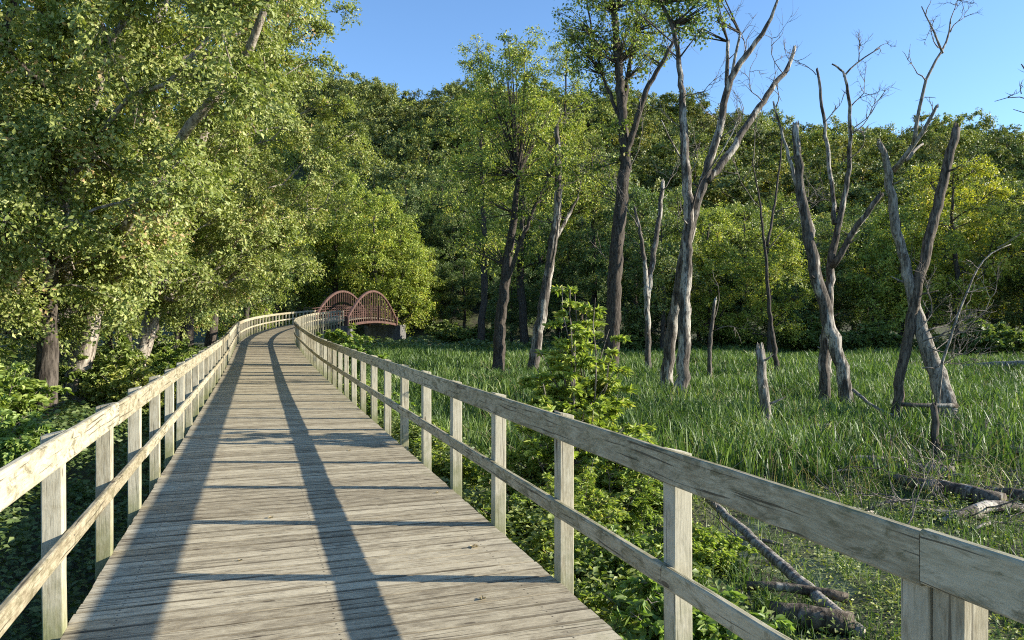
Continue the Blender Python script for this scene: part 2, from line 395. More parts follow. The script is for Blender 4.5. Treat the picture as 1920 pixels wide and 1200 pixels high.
class Tubes:
    def __init__(s): s.V = []; s.F = []; s.n = 0
    def add(s, P, R, sides=8, bumps=0.0, seed=0):
        V, F, c0, c1 = tube_mesh("", P, R, None, sides, bumps, seed)
        s.V.append(V); s.F += [tuple(int(q) for q in f) for f in (F + s.n)] + [tuple(int(q) for q in f) for f in (c0 + s.n)] + [tuple(int(q) for q in f) for f in (c1 + s.n)]
        s.n += len(V)
    def box(s, c, h):
        c = np.array(c, float); v = np.array([[x, y, z] for x in (-1, 1) for y in (-1, 1) for z in (-1, 1)]) * np.array(h) / 2 + c
        f = [(0, 1, 3, 2), (4, 6, 7, 5), (0, 4, 5, 1), (2, 3, 7, 6), (0, 2, 6, 4), (1, 5, 7, 3)]
        s.V.append(v); s.F += [tuple(q + s.n for q in ff) for ff in f]; s.n += 8
    def build(s, name, mat, parent=None, smooth=True):
        me = mesh_from(name, np.vstack(s.V), s.F, mat, smooth=smooth); return obj(name, me, parent)
def railing(side, y0, dy, name_label, joints_y0, double_at=None):
    root = empty("railing"); tag(root, name_label, "railing")
    s_posts = []; s0 = s_of_y(y0 - side * HW * 0.3256); ds = dy / math.cos(HEAD0)
    k = -4
    while s0 + k * ds < BR_S - 0.3:
        s_posts.append((k, s0 + k * ds)); k += 1
    inner = HW + 0.006
    for k, s in s_posts:
        if s < -1.2: continue
        h = float(_head(s)); X = np.array([math.cos(h), -math.sin(h), 0]) * side; T = np.array([math.sin(h), math.cos(h), 0])
        for q in ([0, -1] if (double_at is not None and k == double_at) else [0]):
            sw = Sweep(); P = path(s + q * 0.103, side * (inner + 0.05)); top = 1.050 + random.uniform(0.0, 0.018) - (.03 if double_at == k else 0)
            gz = float(ghgt(P[0], P[1])) - 0.15
            zz = np.array([gz, P[2] - .3, P[2] - .02, P[2] + .12, P[2] + .3, P[2] + .8, P[2] + top])
            O = np.repeat(P[None], 7, 0); O[:, 2] = zz
            lean = rng.normal(0, .004, 2); O[:, 0] += lean[0] * np.linspace(-1, 1, 7); O[:, 1] += lean[1] * np.linspace(-1, 1, 7)
            B_ = T; A_ = X if side > 0 else -X
            alg = np.array([.7, .7, .8, .62, .36, .08, .2]) * random.uniform(.7, 1.1)
            pr = rrect(0.098, 0.098, 0.006)
            sw.add(O, A_, B_, pr, alg=alg)
            V = sw.V[-1].reshape(7, 12, 3)           # tops cut to shed rain, falling outwards
            V[6, :, 2] += (pr[:, 0] * (1 if side > 0 else -1)) * -0.22
            sw.build("post", M['post'], root)
    # rail boards in lengths of four bays, butted over posts
    for zc, hgt, nm in ((0.992, 0.155, "top_rail"), (0.482, 0.098, "mid_rail")):
        k0 = joints_y0 if nm == "top_rail" else joints_y0 + 1
        ks = [k for k in range(k0 - 8, 90, 4)]
        for ka in ks:
            sa, sb = s0 + ka * ds, s0 + (ka + 4) * ds
            if nm == "top_rail" and double_at is not None: sa -= .055; sb -= .055
            sa = max(sa, -1.2); sb = min(sb, BR_S - .2)
            if sb - sa < 0.5: continue
            ss = np.linspace(sa + .0015, sb - .0015, 13)
            jz = random.uniform(-.004, .004); jo = random.uniform(0, .003)
            P = path(ss, side * (inner - 0.0205 - jo), zc + jz)
            P[:, 2] += rng.normal(0, .0012, len(ss))
            hh = _head(ss); A = np.stack([np.cos(hh), -np.sin(hh), 0 * hh], -1)
            sw = Sweep(); n12 = np.tile(np.array([0, 0, 0, .25, .38, .42, .42, .38, .25, 0, 0, 0]), 13) * (1.0 if side > 0 else .45)
            sw.add(P, A, UP, rrect(0.040, hgt, 0.010), alg=n12)
            o = sw.build(nm, M['rail'], root)
    for k, s in s_posts:                       # nail heads on the near rails
        if not -1 < s < 11: continue
        h = float(_head(s)); X = np.array([math.cos(h), -math.sin(h), 0]) * side; T = np.array([math.sin(h), math.cos(h), 0])
        for dt, z in ((-.03, 1.035), (.02, .945), (.0, .505), (.015, .455)):
            P = path(s, side * (inner - 0.0425), z) + T * dt; tb = Tubes(); tb.add(np.array([P - X * .0005, P + X * .004]), .0055, 8); tb.build("nail_head", M['nail'], root)
    return root
rail_right = railing(1, 4.72, 1.286, "timber post and rail fence along the marsh side of the boardwalk", -2, double_at=-2)
rail_left = railing(-1, 3.97, 1.290, "sunlit timber post and rail fence along the woodland side of the boardwalk", 1)

# ------------------------------------------------------------------ arched footbridge
bs = path(BR_S); bh = math.radians(7.0); BL = 17.5; BW = 1.62
bridge = empty("arch_bridge", tuple(bs), -bh)
tag(bridge, "rust red steel bowstring footbridge with two arches on concrete abutments", "footbridge")
def camber(y): return 0.38 * (1 - (2 * y / BL - 1) ** 2)
for side in (-1, 1):
    yy = np.linspace(0, BL, 33); x = side * (BW + .1)
    ztop = -0.1 + 3.15 * (1 - np.abs(2 * yy / BL - 1) ** 2.0) + 0.2
    sw = Sweep(); sw.add(np.stack([0 * yy + x, yy, ztop], -1), (1, 0, 0), norm(np.stack([0 * yy, -np.gradient(ztop), np.gradient(yy)], -1)), rrect(.22, .22, .02))
    arch = sw.build("arch", M['steel'], bridge)
    sw = Sweep(); sw.add(np.stack([0 * yy + x, yy, camber(yy) - 0.50], -1), (1, 0, 0), (0, 0, 1), rrect(.16, .26, .02)); sw.build("bottom_chord", M['steel'], bridge)
    for i in range(1, 28):
        y = BL * i / 28; zt = float(np.interp(y, yy, ztop)); zb = float(camber(y)) - 0.4
        tb = Tubes(); tb.box((x, y, (zt + zb) / 2), (.06, .11, zt - zb)); tb.build("hanger", M['steel'], arch, False)
    yr = np.linspace(-2.5, BL + 1, 20)
    for z in (.25, .5, .75, 1.0, 1.25):
        tb = Tubes(); tb.add(np.stack([0 * yr + side * (BW - .06), yr, camber(np.clip(yr, 0, BL)) + z], -1), .032, 6); tb.build("handrail", M['steel'], bridge)
    for y in np.linspace(-2.5, BL + 1, 9):
        tb = Tubes(); tb.box((side * (BW), y, float(camber(min(max(y, 0), BL))) + .5), (.08, .08, 1.6)); tb.build("rail_post", M['steel'], bridge, False)
    tb = Tubes(); tb.box((side * (BW + .1), 0.0, -.05), (.34, .4, 1.0)); tb.box((side * (BW + .1), BL, -.05), (.34, .4, 1.0)); tb.build("bearing", M['steel'], bridge, False)
sw = Sweep(); yy = np.linspace(-.1, BL + .1, 14); sw.add(np.stack([0 * yy, yy, camber(yy) - .06], -1), (1, 0, 0), (0, 0, 1), rrect(2 * BW - .25, .1, .01)); sw.build("deck", M['beam'], bridge)
for y in (-0.5, BL + 1.3):
    tb = Tubes(); tb.box((0, y, -2.05), (2 * BW + 1.3, 1.6 if y < 0 else 2.6, 3.0)); tb.box((0, y, -.62 + .03), (2 * BW + 1.5, 1.0, .2)); tb.build("abutment", M['concrete'], bridge, False)

# ------------------------------------------------------------------ foliage generators
def leaf_arrays(P, D, Nn, L, wr, var, shape='diamond', fold=0.25):
    """P base points, D axis dir, Nn normals, L lengths"""
    D = norm(D); S_ = norm(np.cross(D, Nn)); Nn = np.cross(S_, D); L = L[:, None]; w = L * wr
    if shape == 'diamond':
        b0 = P; t_ = P + D * L; m_ = P + D * L * .42
        l_ = m_ + S_ * w * .5 + Nn * w * fold; r_ = m_ - S_ * w * .5 + Nn * w * fold
        V = np.stack([b0, l_, t_, r_], 1).reshape(-1, 3); n = len(P); i = np.arange(n)[:, None] * 4
        F = np.concatenate([i + [[0, 2, 1]], i + [[0, 3, 2]]], 0); k = 4
    else:
        b0 = P; t_ = P + D * L - Nn * L * .12
        a = P + D * L * .28; c = P + D * L * .68 - Nn * L * .03
        V = np.stack([b0, a + S_ * w * .46 + Nn * w * fold, c + S_ * w * .38 + Nn * w * fold, t_, c - S_ * w * .38 + Nn * w * fold, a - S_ * w * .46 + Nn * w * fold], 1).reshape(-1, 3)
        n = len(P); i = np.arange(n)[:, None] * 6; k = 6
        F = np.concatenate([i + [[0, 3, 2]], i + [[0, 2, 1]], i + [[0, 4, 3]], i + [[0, 5, 4]]], 0)
    return V, F, np.repeat(var, k)
def leaf_obj(name, P, D, Nn, L, wr, var, mat, parent=None, shape='diamond'):
    V, F, a = leaf_arrays(P, D, Nn, L, wr, var, shape)
    me = mesh_from(name, V, F, mat, point_attr={"var": a})
    return obj(name, me, parent)
def edges_tubes(P0, P1, R0, R1, sides=5):
    T = norm(P1 - P0); ref = np.where(np.abs(T[:, 2:3]) < .8, np.array([[0, 0, 1.0]]), np.array([[1.0, 0, 0]]))
    A = norm(np.cross(T, ref)); B = np.cross(T, A); th = np.linspace(0, 2 * math.pi, sides, endpoint=False)
    ring = np.cos(th)[None, :, None] * A[:, None] + np.sin(th)[None, :, None] * B[:, None]
    V = np.concatenate([(P0[:, None] + ring * R0[:, None, None]), (P1[:, None] + ring * R1[:, None, None])], 1).reshape(-1, 3)
    n = len(P0); i = np.arange(n)[:, None] * 2 * sides; j = np.arange(sides)[None]; j2 = (j + 1) % sides
    F = np.stack([i + j, i + j2, i + j2 + sides, i + j + sides], -1).reshape(-1, 4)
    return V, F
def clumps_to_leaves(rg, C, out, cr, n_leaf, L, droop, twigs=7, up=0.55, form=.55):
    """sprays: each clump has short twigs leaving its centre, leaves sit along the twigs"""
    nC = len(C); per = max(1, n_leaf // twigs)
    d = rg.normal(0, 1, (nC, twigs, 3)) + out[:, None] * 0.7; d = norm(d); d[..., 2] = d[..., 2] * .75 + 0.05
    ln = cr[:, None] * rg.uniform(.55, 1.35, (nC, twigs))
    u = rg.uniform(0.1, 1.0, (nC, twigs, per)) ** 0.75
    P = C[:, None, None] + d[:, :, None] * (ln[:, :, None] * u)[..., None]
    P[..., 2] -= droop * (ln[:, :, None] * u ** 2)
    P = P + rg.normal(0, 1, P.shape) * (cr * .13)[:, None, None, None]
    D = d[:, :, None] * .8 + rg.normal(0, .75, P.shape); D[..., 2] -= droop * .8
    Nn = rg.normal(0, .68 - .22 * (form > .8), P.shape) + np.array([0, 0, up * .55]) + out[:, None, None] * form + d[:, :, None] * form * .5
    LL = L * rg.uniform(.42, 1.38, P.shape[:3])
    cv = rg.normal(0, .10, nC)[:, None, None]
    var = np.clip(rg.beta(2.2, 2.2, P.shape[:3]) + cv, 0, 1)
    TW0 = np.repeat(C[:, None], twigs, 1).reshape(-1, 3); TW1 = (C[:, None] + d * ln[..., None] * .8 - np.array([0, 0, 1.0]) * (droop * ln * .64)[..., None]).reshape(-1, 3)
    return P.reshape(-1, 3), D.reshape(-1, 3), Nn.reshape(-1, 3), LL.ravel(), var.ravel(), TW0, TW1
def tree_meshes(seed, trunk, ells, clump_r, n_leaf, L, wr=.75, droop=.25, r_tip=.012, shell=.55, twigs=7, mats=('bark', 'leaf_mid'), sides=9, stems=(), form=.55):
    """trunk: list (x,y,z,r); ells: list (cx,cy,cz,rx,ry,rz,n).  Returns (bark mesh, crown mesh)."""
    rg = np.random.default_rng(seed)
    tb = np.array(trunk, float); seg = np.linalg.norm(np.diff(tb[:, :3], axis=0), axis=1); tt = np.concatenate([[0], np.cumsum(seg)])
    q = np.linspace(0, tt[-1], max(10, int(tt[-1] / .6)))
    TP = np.stack([np.interp(q, tt, tb[:, i]) for i in range(4)], -1)
    k = np.ones(5) / 5
    for i in range(2):
        pad = np.pad(TP[:, i], 2, mode='edge'); sm = np.convolve(pad, k, 'valid'); sm[0] = TP[0, i]; TP[:, i] = sm
    TP[1:-1, :2] += rg.normal(0, .035, (len(TP) - 2, 2))
    pos = [p[:3] for p in TP]; par = [-1] + list(range(len(TP) - 1)); nt_ = len(TP)
    C = []; O = []
    for (cx, cy, cz, rx, ry, rz, n) in ells:
        d = norm(rg.normal(0, 1, (n, 3))); rad = (shell + (1 - shell) * rg.uniform(0, 1, n) ** .6) * rg.uniform(.85, 1.08, n)
        C.append(np.array([cx, cy, cz]) + d * rad[:, None] * np.array([rx, ry, rz])); O.append(d)
    C = np.vstack(C); O = np.vstack(O)
    dist = np.min(np.linalg.norm(C[:, None] - TP[None, :, :3], axis=2), axis=1)
    order = np.argsort(dist); C, O = C[order], O[order]
    lo = int(nt_ * .22); tips = []
    buf = np.zeros((nt_ + 4 * len(C) + 4, 3)); buf[:nt_] = TP[:, :3]; cnt = nt_
    ok = np.zeros(len(buf), bool); ok[lo:nt_] = True
    for c in C:
        dd = c - buf[:cnt]; r = np.linalg.norm(dd, axis=1); hz = np.linalg.norm(dd[:, :2], axis=1)
        cost = r + 1.3 * np.maximum(0, buf[:cnt, 2] - (c[2] - .35 * hz)); cost[~ok[:cnt]] = 1e9
        j = int(np.argmin(cost)); a = buf[j]
        mid = (a + c) / 2 + np.array([0, 0, .10 * r[j]]) + rg.normal(0, .07 * r[j], 3); prev = j
        for u in (.3, .65, 1.0):
            p = (1 - u) ** 2 * a + 2 * u * (1 - u) * mid + u * u * c
            buf[cnt] = p; par.append(prev); ok[cnt] = u < .99; prev = cnt; cnt += 1
        tips.append(prev)
    w = np.zeros(cnt); w[tips] = 1
    par = np.array(par)
    for i in range(cnt - 1, 0, -1): w[par[i]] += w[i]
    R = r_tip * np.maximum(w, 1) ** .48
    R[:nt_] = np.maximum(TP[:, 3], 0.01)
    R[nt_:] = np.minimum(R[nt_:], np.maximum(TP[:, 3].max() * .45, .02))
    e = np.arange(nt_, cnt)
    crv = np.full(len(C), clump_r) * rg.uniform(.7, 1.35, len(C))
    P, D, Nn, LL, var, tw0, tw1 = clumps_to_leaves(rg, C, O, crv, n_leaf, L, droop, twigs, form=form)
    V1, F1 = edges_tubes(buf[par[e]], buf[e], np.minimum(R[par[e]], R[e] * 1.6), R[e], 5)
    V2, F2 = edges_tubes(tw0, tw1, np.full(len(tw0), r_tip * .55), np.full(len(tw0), r_tip * .25), 3)
    V0, F0, c0, c1 = tube_mesh("", TP[:, :3], TP[:, 3], None, sides, .10, seed)
    V0 = V0[:-2]
    Vs = [V0, V1, V2]; Fs = [F0, F1 + len(V0), F2 + len(V0) + len(V1)]
    for si, st in enumerate(stems):
        st = np.array(st, float); q = np.linspace(0, 1, 14); ts = np.linspace(0, 1, len(st))
        SP = np.stack([np.interp(q, ts, st[:, i]) for i in range(4)], -1); SP[1:-1, :2] += rg.normal(0, .04, (12, 2))
        Va, Fa, _, _ = tube_mesh("", SP[:, :3], SP[:, 3], None, sides, .1, seed + si); Va = Va[:-2]
        Fs.append(Fa + sum(len(v) for v in Vs)); Vs.append(Va)
    bark = mesh_from("trunk", np.vstack(Vs), np.vstack(Fs), M[mats[0]], smooth=True)
    V, F, a = leaf_arrays(P, D, Nn, LL, wr, var)
    crown = mesh_from("crown", V, F, M[mats[1]], point_attr={"var": a})
    return bark, crown
def place_tree(name, meshes, loc, rz=0, sc=1.0, tint=(1, 1, 1), label=None, group=None, cat="tree", sz=None):
    r = empty(name, loc, rz); r.scale = (sc, sc, sz or sc); tag(r, label, cat, group)
    a = obj("trunk", meshes[0], r); c = obj("crown", meshes[1], r); c.color = (*tint, 1)
    return r

# ------------------------------------------------------------------ trees of the distant hill
rg = np.random.default_rng(11)
hill_vars = []
for k in range(5):
    h = [13, 15, 12, 14, 16][k]; w = [4.8, 4.4, 5.2, 4.2, 5.0][k]
    ells = [(0, 0, h - 4.2, w, w, 4.4, 46), (rg.uniform(-1.5, 1.5), rg.uniform(-1.5, 1.5), h - 7.5, w * .95, w * .95, 3.8, 36)]
    hill_vars.append(tree_meshes(100 + k, [(0, 0, -1, .28), (.2, 0, h * .4, .2), (0, .3, h * .8, .08)], ells, 1.45, 110, .42, wr=.8, droop=.12, r_tip=.03, shell=.75, twigs=6, mats=('bark', 'leaf_hill'), sides=6, form=1.0))
hill_labels = {
    0: ("dark green rounded tree in the forest that covers the far hill", (0.95, 0.90, 0.78)),
    1: ("mid green rounded tree in the forest that covers the far hill", (1.28, 1.18, 0.85)),
    2: ("yellowing green tree in the forest that covers the far hill", (1.6, 1.45, 0.85)),
    3: ("brownish olive tree in the forest that covers the far hill", (1.4, 1.12, 0.85)),
}
pts = []; tries = 0
while tries < 9000 and len(pts) < 275:
    tries += 1
    y = rg.uniform(98, 226); px = rg.uniform(480, 2130); x = (px - 960) / FPX * y
    if y < 113 and px > 560: continue
    if px < 600 and y < 150: continue
    if rg.uniform() > y / 226: continue
    if all((x - a) ** 2 + ((y - b_) * 1.0) ** 2 > (6.4 + y * .004) ** 2 for a, b_ in pts): pts.append((x, y))
for i, (x, y) in enumerate(pts):
    v = hill_vars[rg.integers(5)]; k = rg.choice(4, p=[.36, .36, .18, .10]); lab, tint = hill_labels[int(k)]
    tj = rg.uniform(.72, 1.25)
    place_tree("hill_tree", v, (x, y, float(ghgt(x, y))), rg.uniform(0, 6.28), rg.uniform(.85, 1.2), tuple(c * tj for c in tint), lab, "forest trees on the far hill", sz=rg.uniform(.85, 1.15))

# ------------------------------------------------------------------ trees of the treeline across the marsh
mid_vars = []
for k in range(5):
    h = [17, 15, 19, 13, 16][k]; w = [3.6, 4.0, 3.4, 3.8, 4.3][k]
    ells = [(0, 0, h * .80, w * .8, w * .8, h * .20, 50), (rg.uniform(-1, 1), rg.uniform(-1, 1), h * .55, w, w, h * .2, 60), (rg.uniform(-1, 1), rg.uniform(-1, 1), h * .3, w * .85, w * .85, h * .16, 34)]
    mid_vars.append(tree_meshes(200 + k, [(0, 0, -.5, .30), (.3, 0, h * .35, .22), (-.1, .2, h * .7, .12), (0, 0, h * .95, .04)], ells, .95, 150, .21, wr=.6, droop=.3, r_tip=.02, shell=.6, twigs=8, mats=('bark', 'leaf_mid'), form=1.0))
hi_vars = []      # bare below, crown high up
for k in range(3):
    h = [20, 18, 21][k]; w = [3.2, 3.6, 3.0][k]
    ells = [(0, 0, h * .90, w * .42, w * .42, h * .12, 34), (.6, -.4, h * .72, w * .85, w * .85, h * .14, 60), (-.8, .5, h * .52, w * .95, w * .95, h * .13, 56), (.5, .4, h * .34, w * .7, w * .7, h * .09, 26)]
    hi_vars.append(tree_meshes(230 + k, [(0, 0, -.5, .26), (.35, 0, h * .3, .2), (.1, .2, h * .6, .12), (0, 0, h * .97, .03)], ells, .62, 120, .13, wr=.55, droop=.6, r_tip=.014, shell=.2, twigs=8, mats=('bark', 'leaf_mid')))
def stand(px, d, v, sc=1.0, tint=(1, 1, 1), label=None, name="leafy_tree", rz=None, sz=None, group="trees of the treeline across the marsh"):
    x = (px - 960) / FPX * d
    return place_tree(name, v, (x, d, float(ghgt(x, d)) - .05), rg.uniform(0, 6.28) if rz is None else rz, sc, tint, label, group, sz=sz)
YG = (1.75, 1.6, 1.0); GR = (1, 1, 1); DK = (.75, .85, .9); YL = (2.1, 1.7, .85); BR_ = (1.7, 1.2, .9)
T_ = [  # px, depth, variant, scale, tint, label
 (900, 67, hi_vars[0], 1.4, YG, "tall light green tree with an airy crown nearest the footbridge on the marsh edge"),
 (985, 68.5, hi_vars[1], 1.62, YG, "tall light green tree whose top stands highest left of the forked bare trunks"),
 (1062, 70, hi_vars[2], 1.4, YG, "tall slender tree with drooping sprays between the light green tree and the tall trunk"),
 (1110, 69, mid_vars[2], 1.05, GR, "dense green tree behind the tall leaning trunk"),
 (830, 110, mid_vars[0], 1.15, GR, "green tree just right of the footbridge, behind the marsh edge"),
 (872, 108, mid_vars[1], 1.1, DK, "dark green tree in the shade right of the footbridge"),
 (1190, 64, mid_vars[4], .9, DK, "dark bushy tree behind the tall twin trunks"),
 (1240, 58, mid_vars[3], .85, GR, "low green tree leafy to the ground beside the twin trunks"),
 (1330, 60, mid_vars[1], .80, YG, "yellow green tree between the twin trunks and the stump"),
 (1395, 66, mid_vars[0], .78, GR, "green tree behind the small yellow sapling"),
 (1440, 54, mid_vars[3], .74, (1.6, 1.45, .85), "small yellow leaved tree between the dead trunks"),
 (1500, 70, mid_vars[4], .80, DK, "dark tree behind the cluster of dead stems"),
 (1560, 64, mid_vars[1], .74, GR, "green tree behind the cluster of dead stems, leafy to the ground"),
 (1620, 68, mid_vars[0], .80, DK, "dark green tree between the two groups of dead stems"),
 (1690, 60, mid_vars[3], .92, YG, "yellow green bushy tree behind the broken leaning trunks"),
 (1790, 58, mid_vars[4], .98, YL, "broad golden yellow tree at the right of the marsh, the brightest of the treeline"),
 (1860, 66, mid_vars[1], 1.0, YL, "golden yellow tree behind the broad one at the right of the marsh"),
 (1925, 60, mid_vars[0], .84, GR, "green tree at the right end of the treeline"),
 (1980, 56, mid_vars[2], .72, DK, "dark tree at the far right end of the treeline"),
]
for px, d, v, sc, tint, lab in T_: stand(px, d, v, sc, tint, lab)
for px, d, v, sc, tint in [(810, 101, 3, .8, DK), (870, 99, 3, .75, DK), (925, 98, 3, .7, DK), (985, 97, 3, .7, DK), (1045, 98, 3, .75, DK), (1110, 96, 3, .8, DK), (850, 105, 4, .9, GR), (760, 107, 2, 1.0, DK), (1270, 66, 0, .85, GR), (1350, 68, 4, .85, YG), (1200, 70, 2, .75, GR), (1470, 72, 0, .9, YG), (1570, 74, 2, .78, GR), (930, 107, 3, 1.2, DK), (1010, 109, 4, 1.0, DK), (1150, 106, 0, 1.0, GR), (1090, 107, 2, .9, DK), (970, 111, 0, 1.1, GR), (790, 109, 1, 1.1, GR), (1270, 76, 1, .9, DK), (1360, 80, 2, .8, GR),
                           (1450, 82, 3, 1.0, BR_), (1540, 84, 4, .9, GR), (1600, 82, 2, .8, YG), (1660, 86, 1, .95, GR), (1740, 78, 0, .95, DK), (1830, 82, 3, 1.1, GR), (1900, 78, 4, .9, BR_),
                           (1215, 72, 3, .8, DK), (1480, 62, 3, .55, DK), (1310, 70, 3, .75, DK), (2040, 70, 1, .9, GR), (1400, 74, 4, .7, DK), (960, 71, 3, .55, DK), (1050, 71.5, 3, .6, DK)]:
    stand(px, d, mid_vars[v], sc, tint, "shaded green tree in the second row of the treeline across the marsh")

for px, d, v, sc in [(2100, 54, 1, 1.0), (2190, 62, 0, 1.0), (2290, 56, 4, 1.0), (2400, 64, 3, 1.2), (2520, 58, 0, 1.0), (2640, 66, 1, 1.1), (2160, 74, 4, 1.1), (2330, 72, 2, .9)]:  # unseen trees, added to keep low sun off the lower treeline
    stand(px, d, mid_vars[v], sc, GR, "green tree added out of view at the right to shade the foot of the treeline", rz=px)
# trees beyond the footbridge
beyond = tree_meshes(260, [(0, 0, -1, .4), (.3, 0, 7, .28), (0, 0, 15, .1)],
    [(0, 0, 14, 5, 5, 5, 90), (1.5, -1, 9, 5.5, 5.5, 4.5, 110), (3, -1, 4.5, 4.5, 4.5, 3.2, 70)], 1.1, 150, .24, wr=.6, droop=.25, r_tip=.02, mats=('bark', 'leaf_mid'))
LB_ = (1.7, 1.6, 1.0)
for px, d, sc, rz, lab in [(700, 95.5, 1.05, 0.0, "bright yellow green tree right behind the arches of the footbridge"), (752, 98, .78, 1.0, "smaller bright green tree right of the footbridge arches"),
                       (630, 99, 1.15, 2.0, "bright green tree behind the left arch of the footbridge"), (560, 96, 1.1, 3.0, "leafy tree left of the footbridge, half hidden by the big trees"),
                       (500, 84, 1.0, 4.0, "leafy tree beyond the bend of the boardwalk")]:
    stand(px, d, beyond, sc, LB_, lab, rz=rz, group="trees around the footbridge")

# ------------------------------------------------------------------ the big trees left of the boardwalk
def big(seed, trunk, ells, label, stems=(), tint=(1, 1, 1), bark='bark_pale', cr=.62, nl=470, L=.096):
    ms = tree_meshes(seed, trunk, ells, cr, nl, L, wr=.62, droop=.35, r_tip=.012, shell=.35, twigs=9, mats=(bark, 'leaf_maple'), sides=12, stems=stems, form=.85)
    return place_tree("maple_tree", ms, (0, 0, 0), 0, 1, tint, label, "big leafy trees left of the boardwalk")
big(301, [(-11.9, 20, -1, .36), (-11.5, 20, 1, .26), (-10.9, 20, 4, .2), (-9.6, 20, 9, .15), (-9, 20, 14, .08)],
    [(-11, 18.5, 7.0, 4.6, 4.5, 4.2, 150), (-9.0, 20, 10.5, 4.0, 4.5, 4.0, 120), (-11.5, 17.5, 3.0, 4.0, 3.5, 2.1, 110), (-7.9, 13.9, 4.1, 2.0, 1.3, 1.3, 34), (-4.9, 13.3, 8.9, 1.9, 1.2, 1.0, 24), (-6.9, 13.2, 6.9, 1.2, 1.0, 1.2, 14), (-5.1, 13.3, 6.6, 1.1, .7, 1.3, 11)],
    "big leafy tree with flaking pale bark whose trunk leans to the boardwalk", stems=[[(-11.5, 20, -.6, .22), (-12, 19.8, 3, .17), (-12.6, 19.6, 8, .08)], [(-11.2, 20, 2.4, .13), (-8.2, 16, 3.9, .11), (-5.8, 13.6, 5.41, .09), (-5.15, 13.9, 6.3, .078), (-4.5, 13.6, 7.31, .07), (-4.2, 13.9, 9.2, .04)]])
big(302, [(-12.2, 24, -1, .34), (-12, 24, 1, .26), (-11.4, 24, 3, .23), (-9.9, 24, 8.2, .2), (-8.0, 23.8, 12, .2), (-6.5, 24, 15, .1)],
    [(-9.2, 25.5, 8.0, 4.0, 3.6, 4.6, 130), (-8.9, 24, 12.5, 3.3, 4, 3.5, 90), (-10.2, 24, 4.2, 4.0, 3.4, 2.3, 100)],
    "big leafy tree with a long pale trunk slanting up to the right through the leaves")
big(303, [(-10.7, 17, -1, .26), (-10.6, 17, 3, .2), (-10.9, 17, 8, .14), (-10.6, 17, 12, .05)],
    [(-11.0, 15.5, 5.2, 3.6, 3.4, 3.4, 130), (-9.6, 15, 9, 3.8, 3.4, 3.2, 110)],
    "dark straight trunked leafy tree closest to the boardwalk at the left", bark='bark', L=.10, cr=.6)
big(304, [(-16, 22, -1, .3), (-15.8, 22, 5, .22), (-15.5, 22, 12, .08)],
    [(-15.5, 21, 7, 4.2, 4.2, 5.2, 140), (-15, 19, 3.3, 4, 3.6, 2.2, 80)],
    "leafy tree at the left edge of the view behind the dark trunk", bark='bark')
big(305, [(-16, 36, -1, .36), (-15.6, 36, 4, .26), (-14.5, 36, 12, .08)],
    [(-14.6, 35, 9.0, 4.4, 4.4, 5.2, 150), (-16.6, 33.5, 3.8, 3.2, 3.6, 2.6, 85)],
    "leafy tree beside the boardwalk before its bend", bark='bark', L=.135, cr=.8)
big(306, [(-20.5, 50, -1, .36), (-20, 50, 4, .26), (-18.5, 50, 13, .08)],
    [(-20.2, 49, 10, 4.6, 5, 6.6, 150), (-21.8, 47, 4.2, 3.8, 4, 3, 90)],
    "tall leafy tree on the outside of the boardwalk bend", bark='bark', L=.165, cr=.9)
for i, (px, d, v, sc, tint) in enumerate([(20, 42, 0, .95, DK), (120, 36, 3, .95, DK), (200, 48, 4, 1.0, GR), (290, 44, 1, .95, DK), (350, 54, 0, 1.0, GR), (400, 66, 2, .95, DK), (460, 76, 4, 1.0, DK),
                                          (60, 58, 1, 1.1, DK), (240, 62, 2, 1.0, DK), (-80, 34, 4, .95, DK), (520, 92, 0, 1.1, DK), (330, 78, 1, 1.2, DK), (150, 74, 0, 1.2, DK), (-20, 27, 3, .8, GR)]):
    stand(px, d, mid_vars[v], sc, tint, "shaded tree in the woods behind the big left trees", group="woods left of the boardwalk")

# ------------------------------------------------------------------ bare and dead trees standing in the marsh
def stem_pts(pl, d, wpx, dd=None):
    """pl: [(px,py)], d depth, wpx: widths in px at start and end; dd depth drift"""
    n = len(pl); dd = dd or [0] * n
    out = []
    for i, (px, py) in enumerate(pl):
        p = at(px, py, d + dd[i]); w = .9 * np.interp(i / (n - 1), np.linspace(0, 1, len(wpx)), wpx) / FPX * d / 2
        out.append((*p, w))
    return np.array(out)
def refine(S, rg, step=.28, wob=.022):
    t_ = np.concatenate([[0], np.cumsum(np.linalg.norm(np.diff(S[:, :3], axis=0), axis=1))]); n = max(6, int(t_[-1] / step))
    q = np.linspace(0, t_[-1], n)
    # catmull-rom-like smoothing through linear interp + box filter, ends kept
    R = np.stack([np.interp(q, t_, S[:, i]) for i in range(4)], -1)
    for _ in range(2):
      for i in range(4):
        pad = np.pad(R[:, i], 1, mode='edge'); sm = np.convolve(pad, [.25, .5, .25], 'valid'); sm[0], sm[-1] = R[0, i], R[-1, i]; R[:, i] = sm
    R[1:-1, :3] += rg.normal(0, wob, (n - 2, 3)) * np.minimum(1, R[1:-1, 3:4] / .1 + .25)
    return R
def twig_tree(tb, rg, p, d, L, r, depth):
    n = 5; P = [p]; dd = d.copy()
    for i in range(n):
        dd = norm(dd + rg.normal(0, .22, 3) + np.array([0, 0, .06])); P.append(P[-1] + dd * L / n)
    P = np.array(P); tb.add(P, np.linspace(r, r * .35, n + 1), 4)
    if depth > 0:
        for i in range(2, n + 1):
            for q in range(rg.integers(0, 3) if i < n else 2):
                twig_tree(tb, rg, P[i], norm(dd + rg.normal(0, .65, 3)), L * rg.uniform(.4, .7), r * .55, depth - 1)
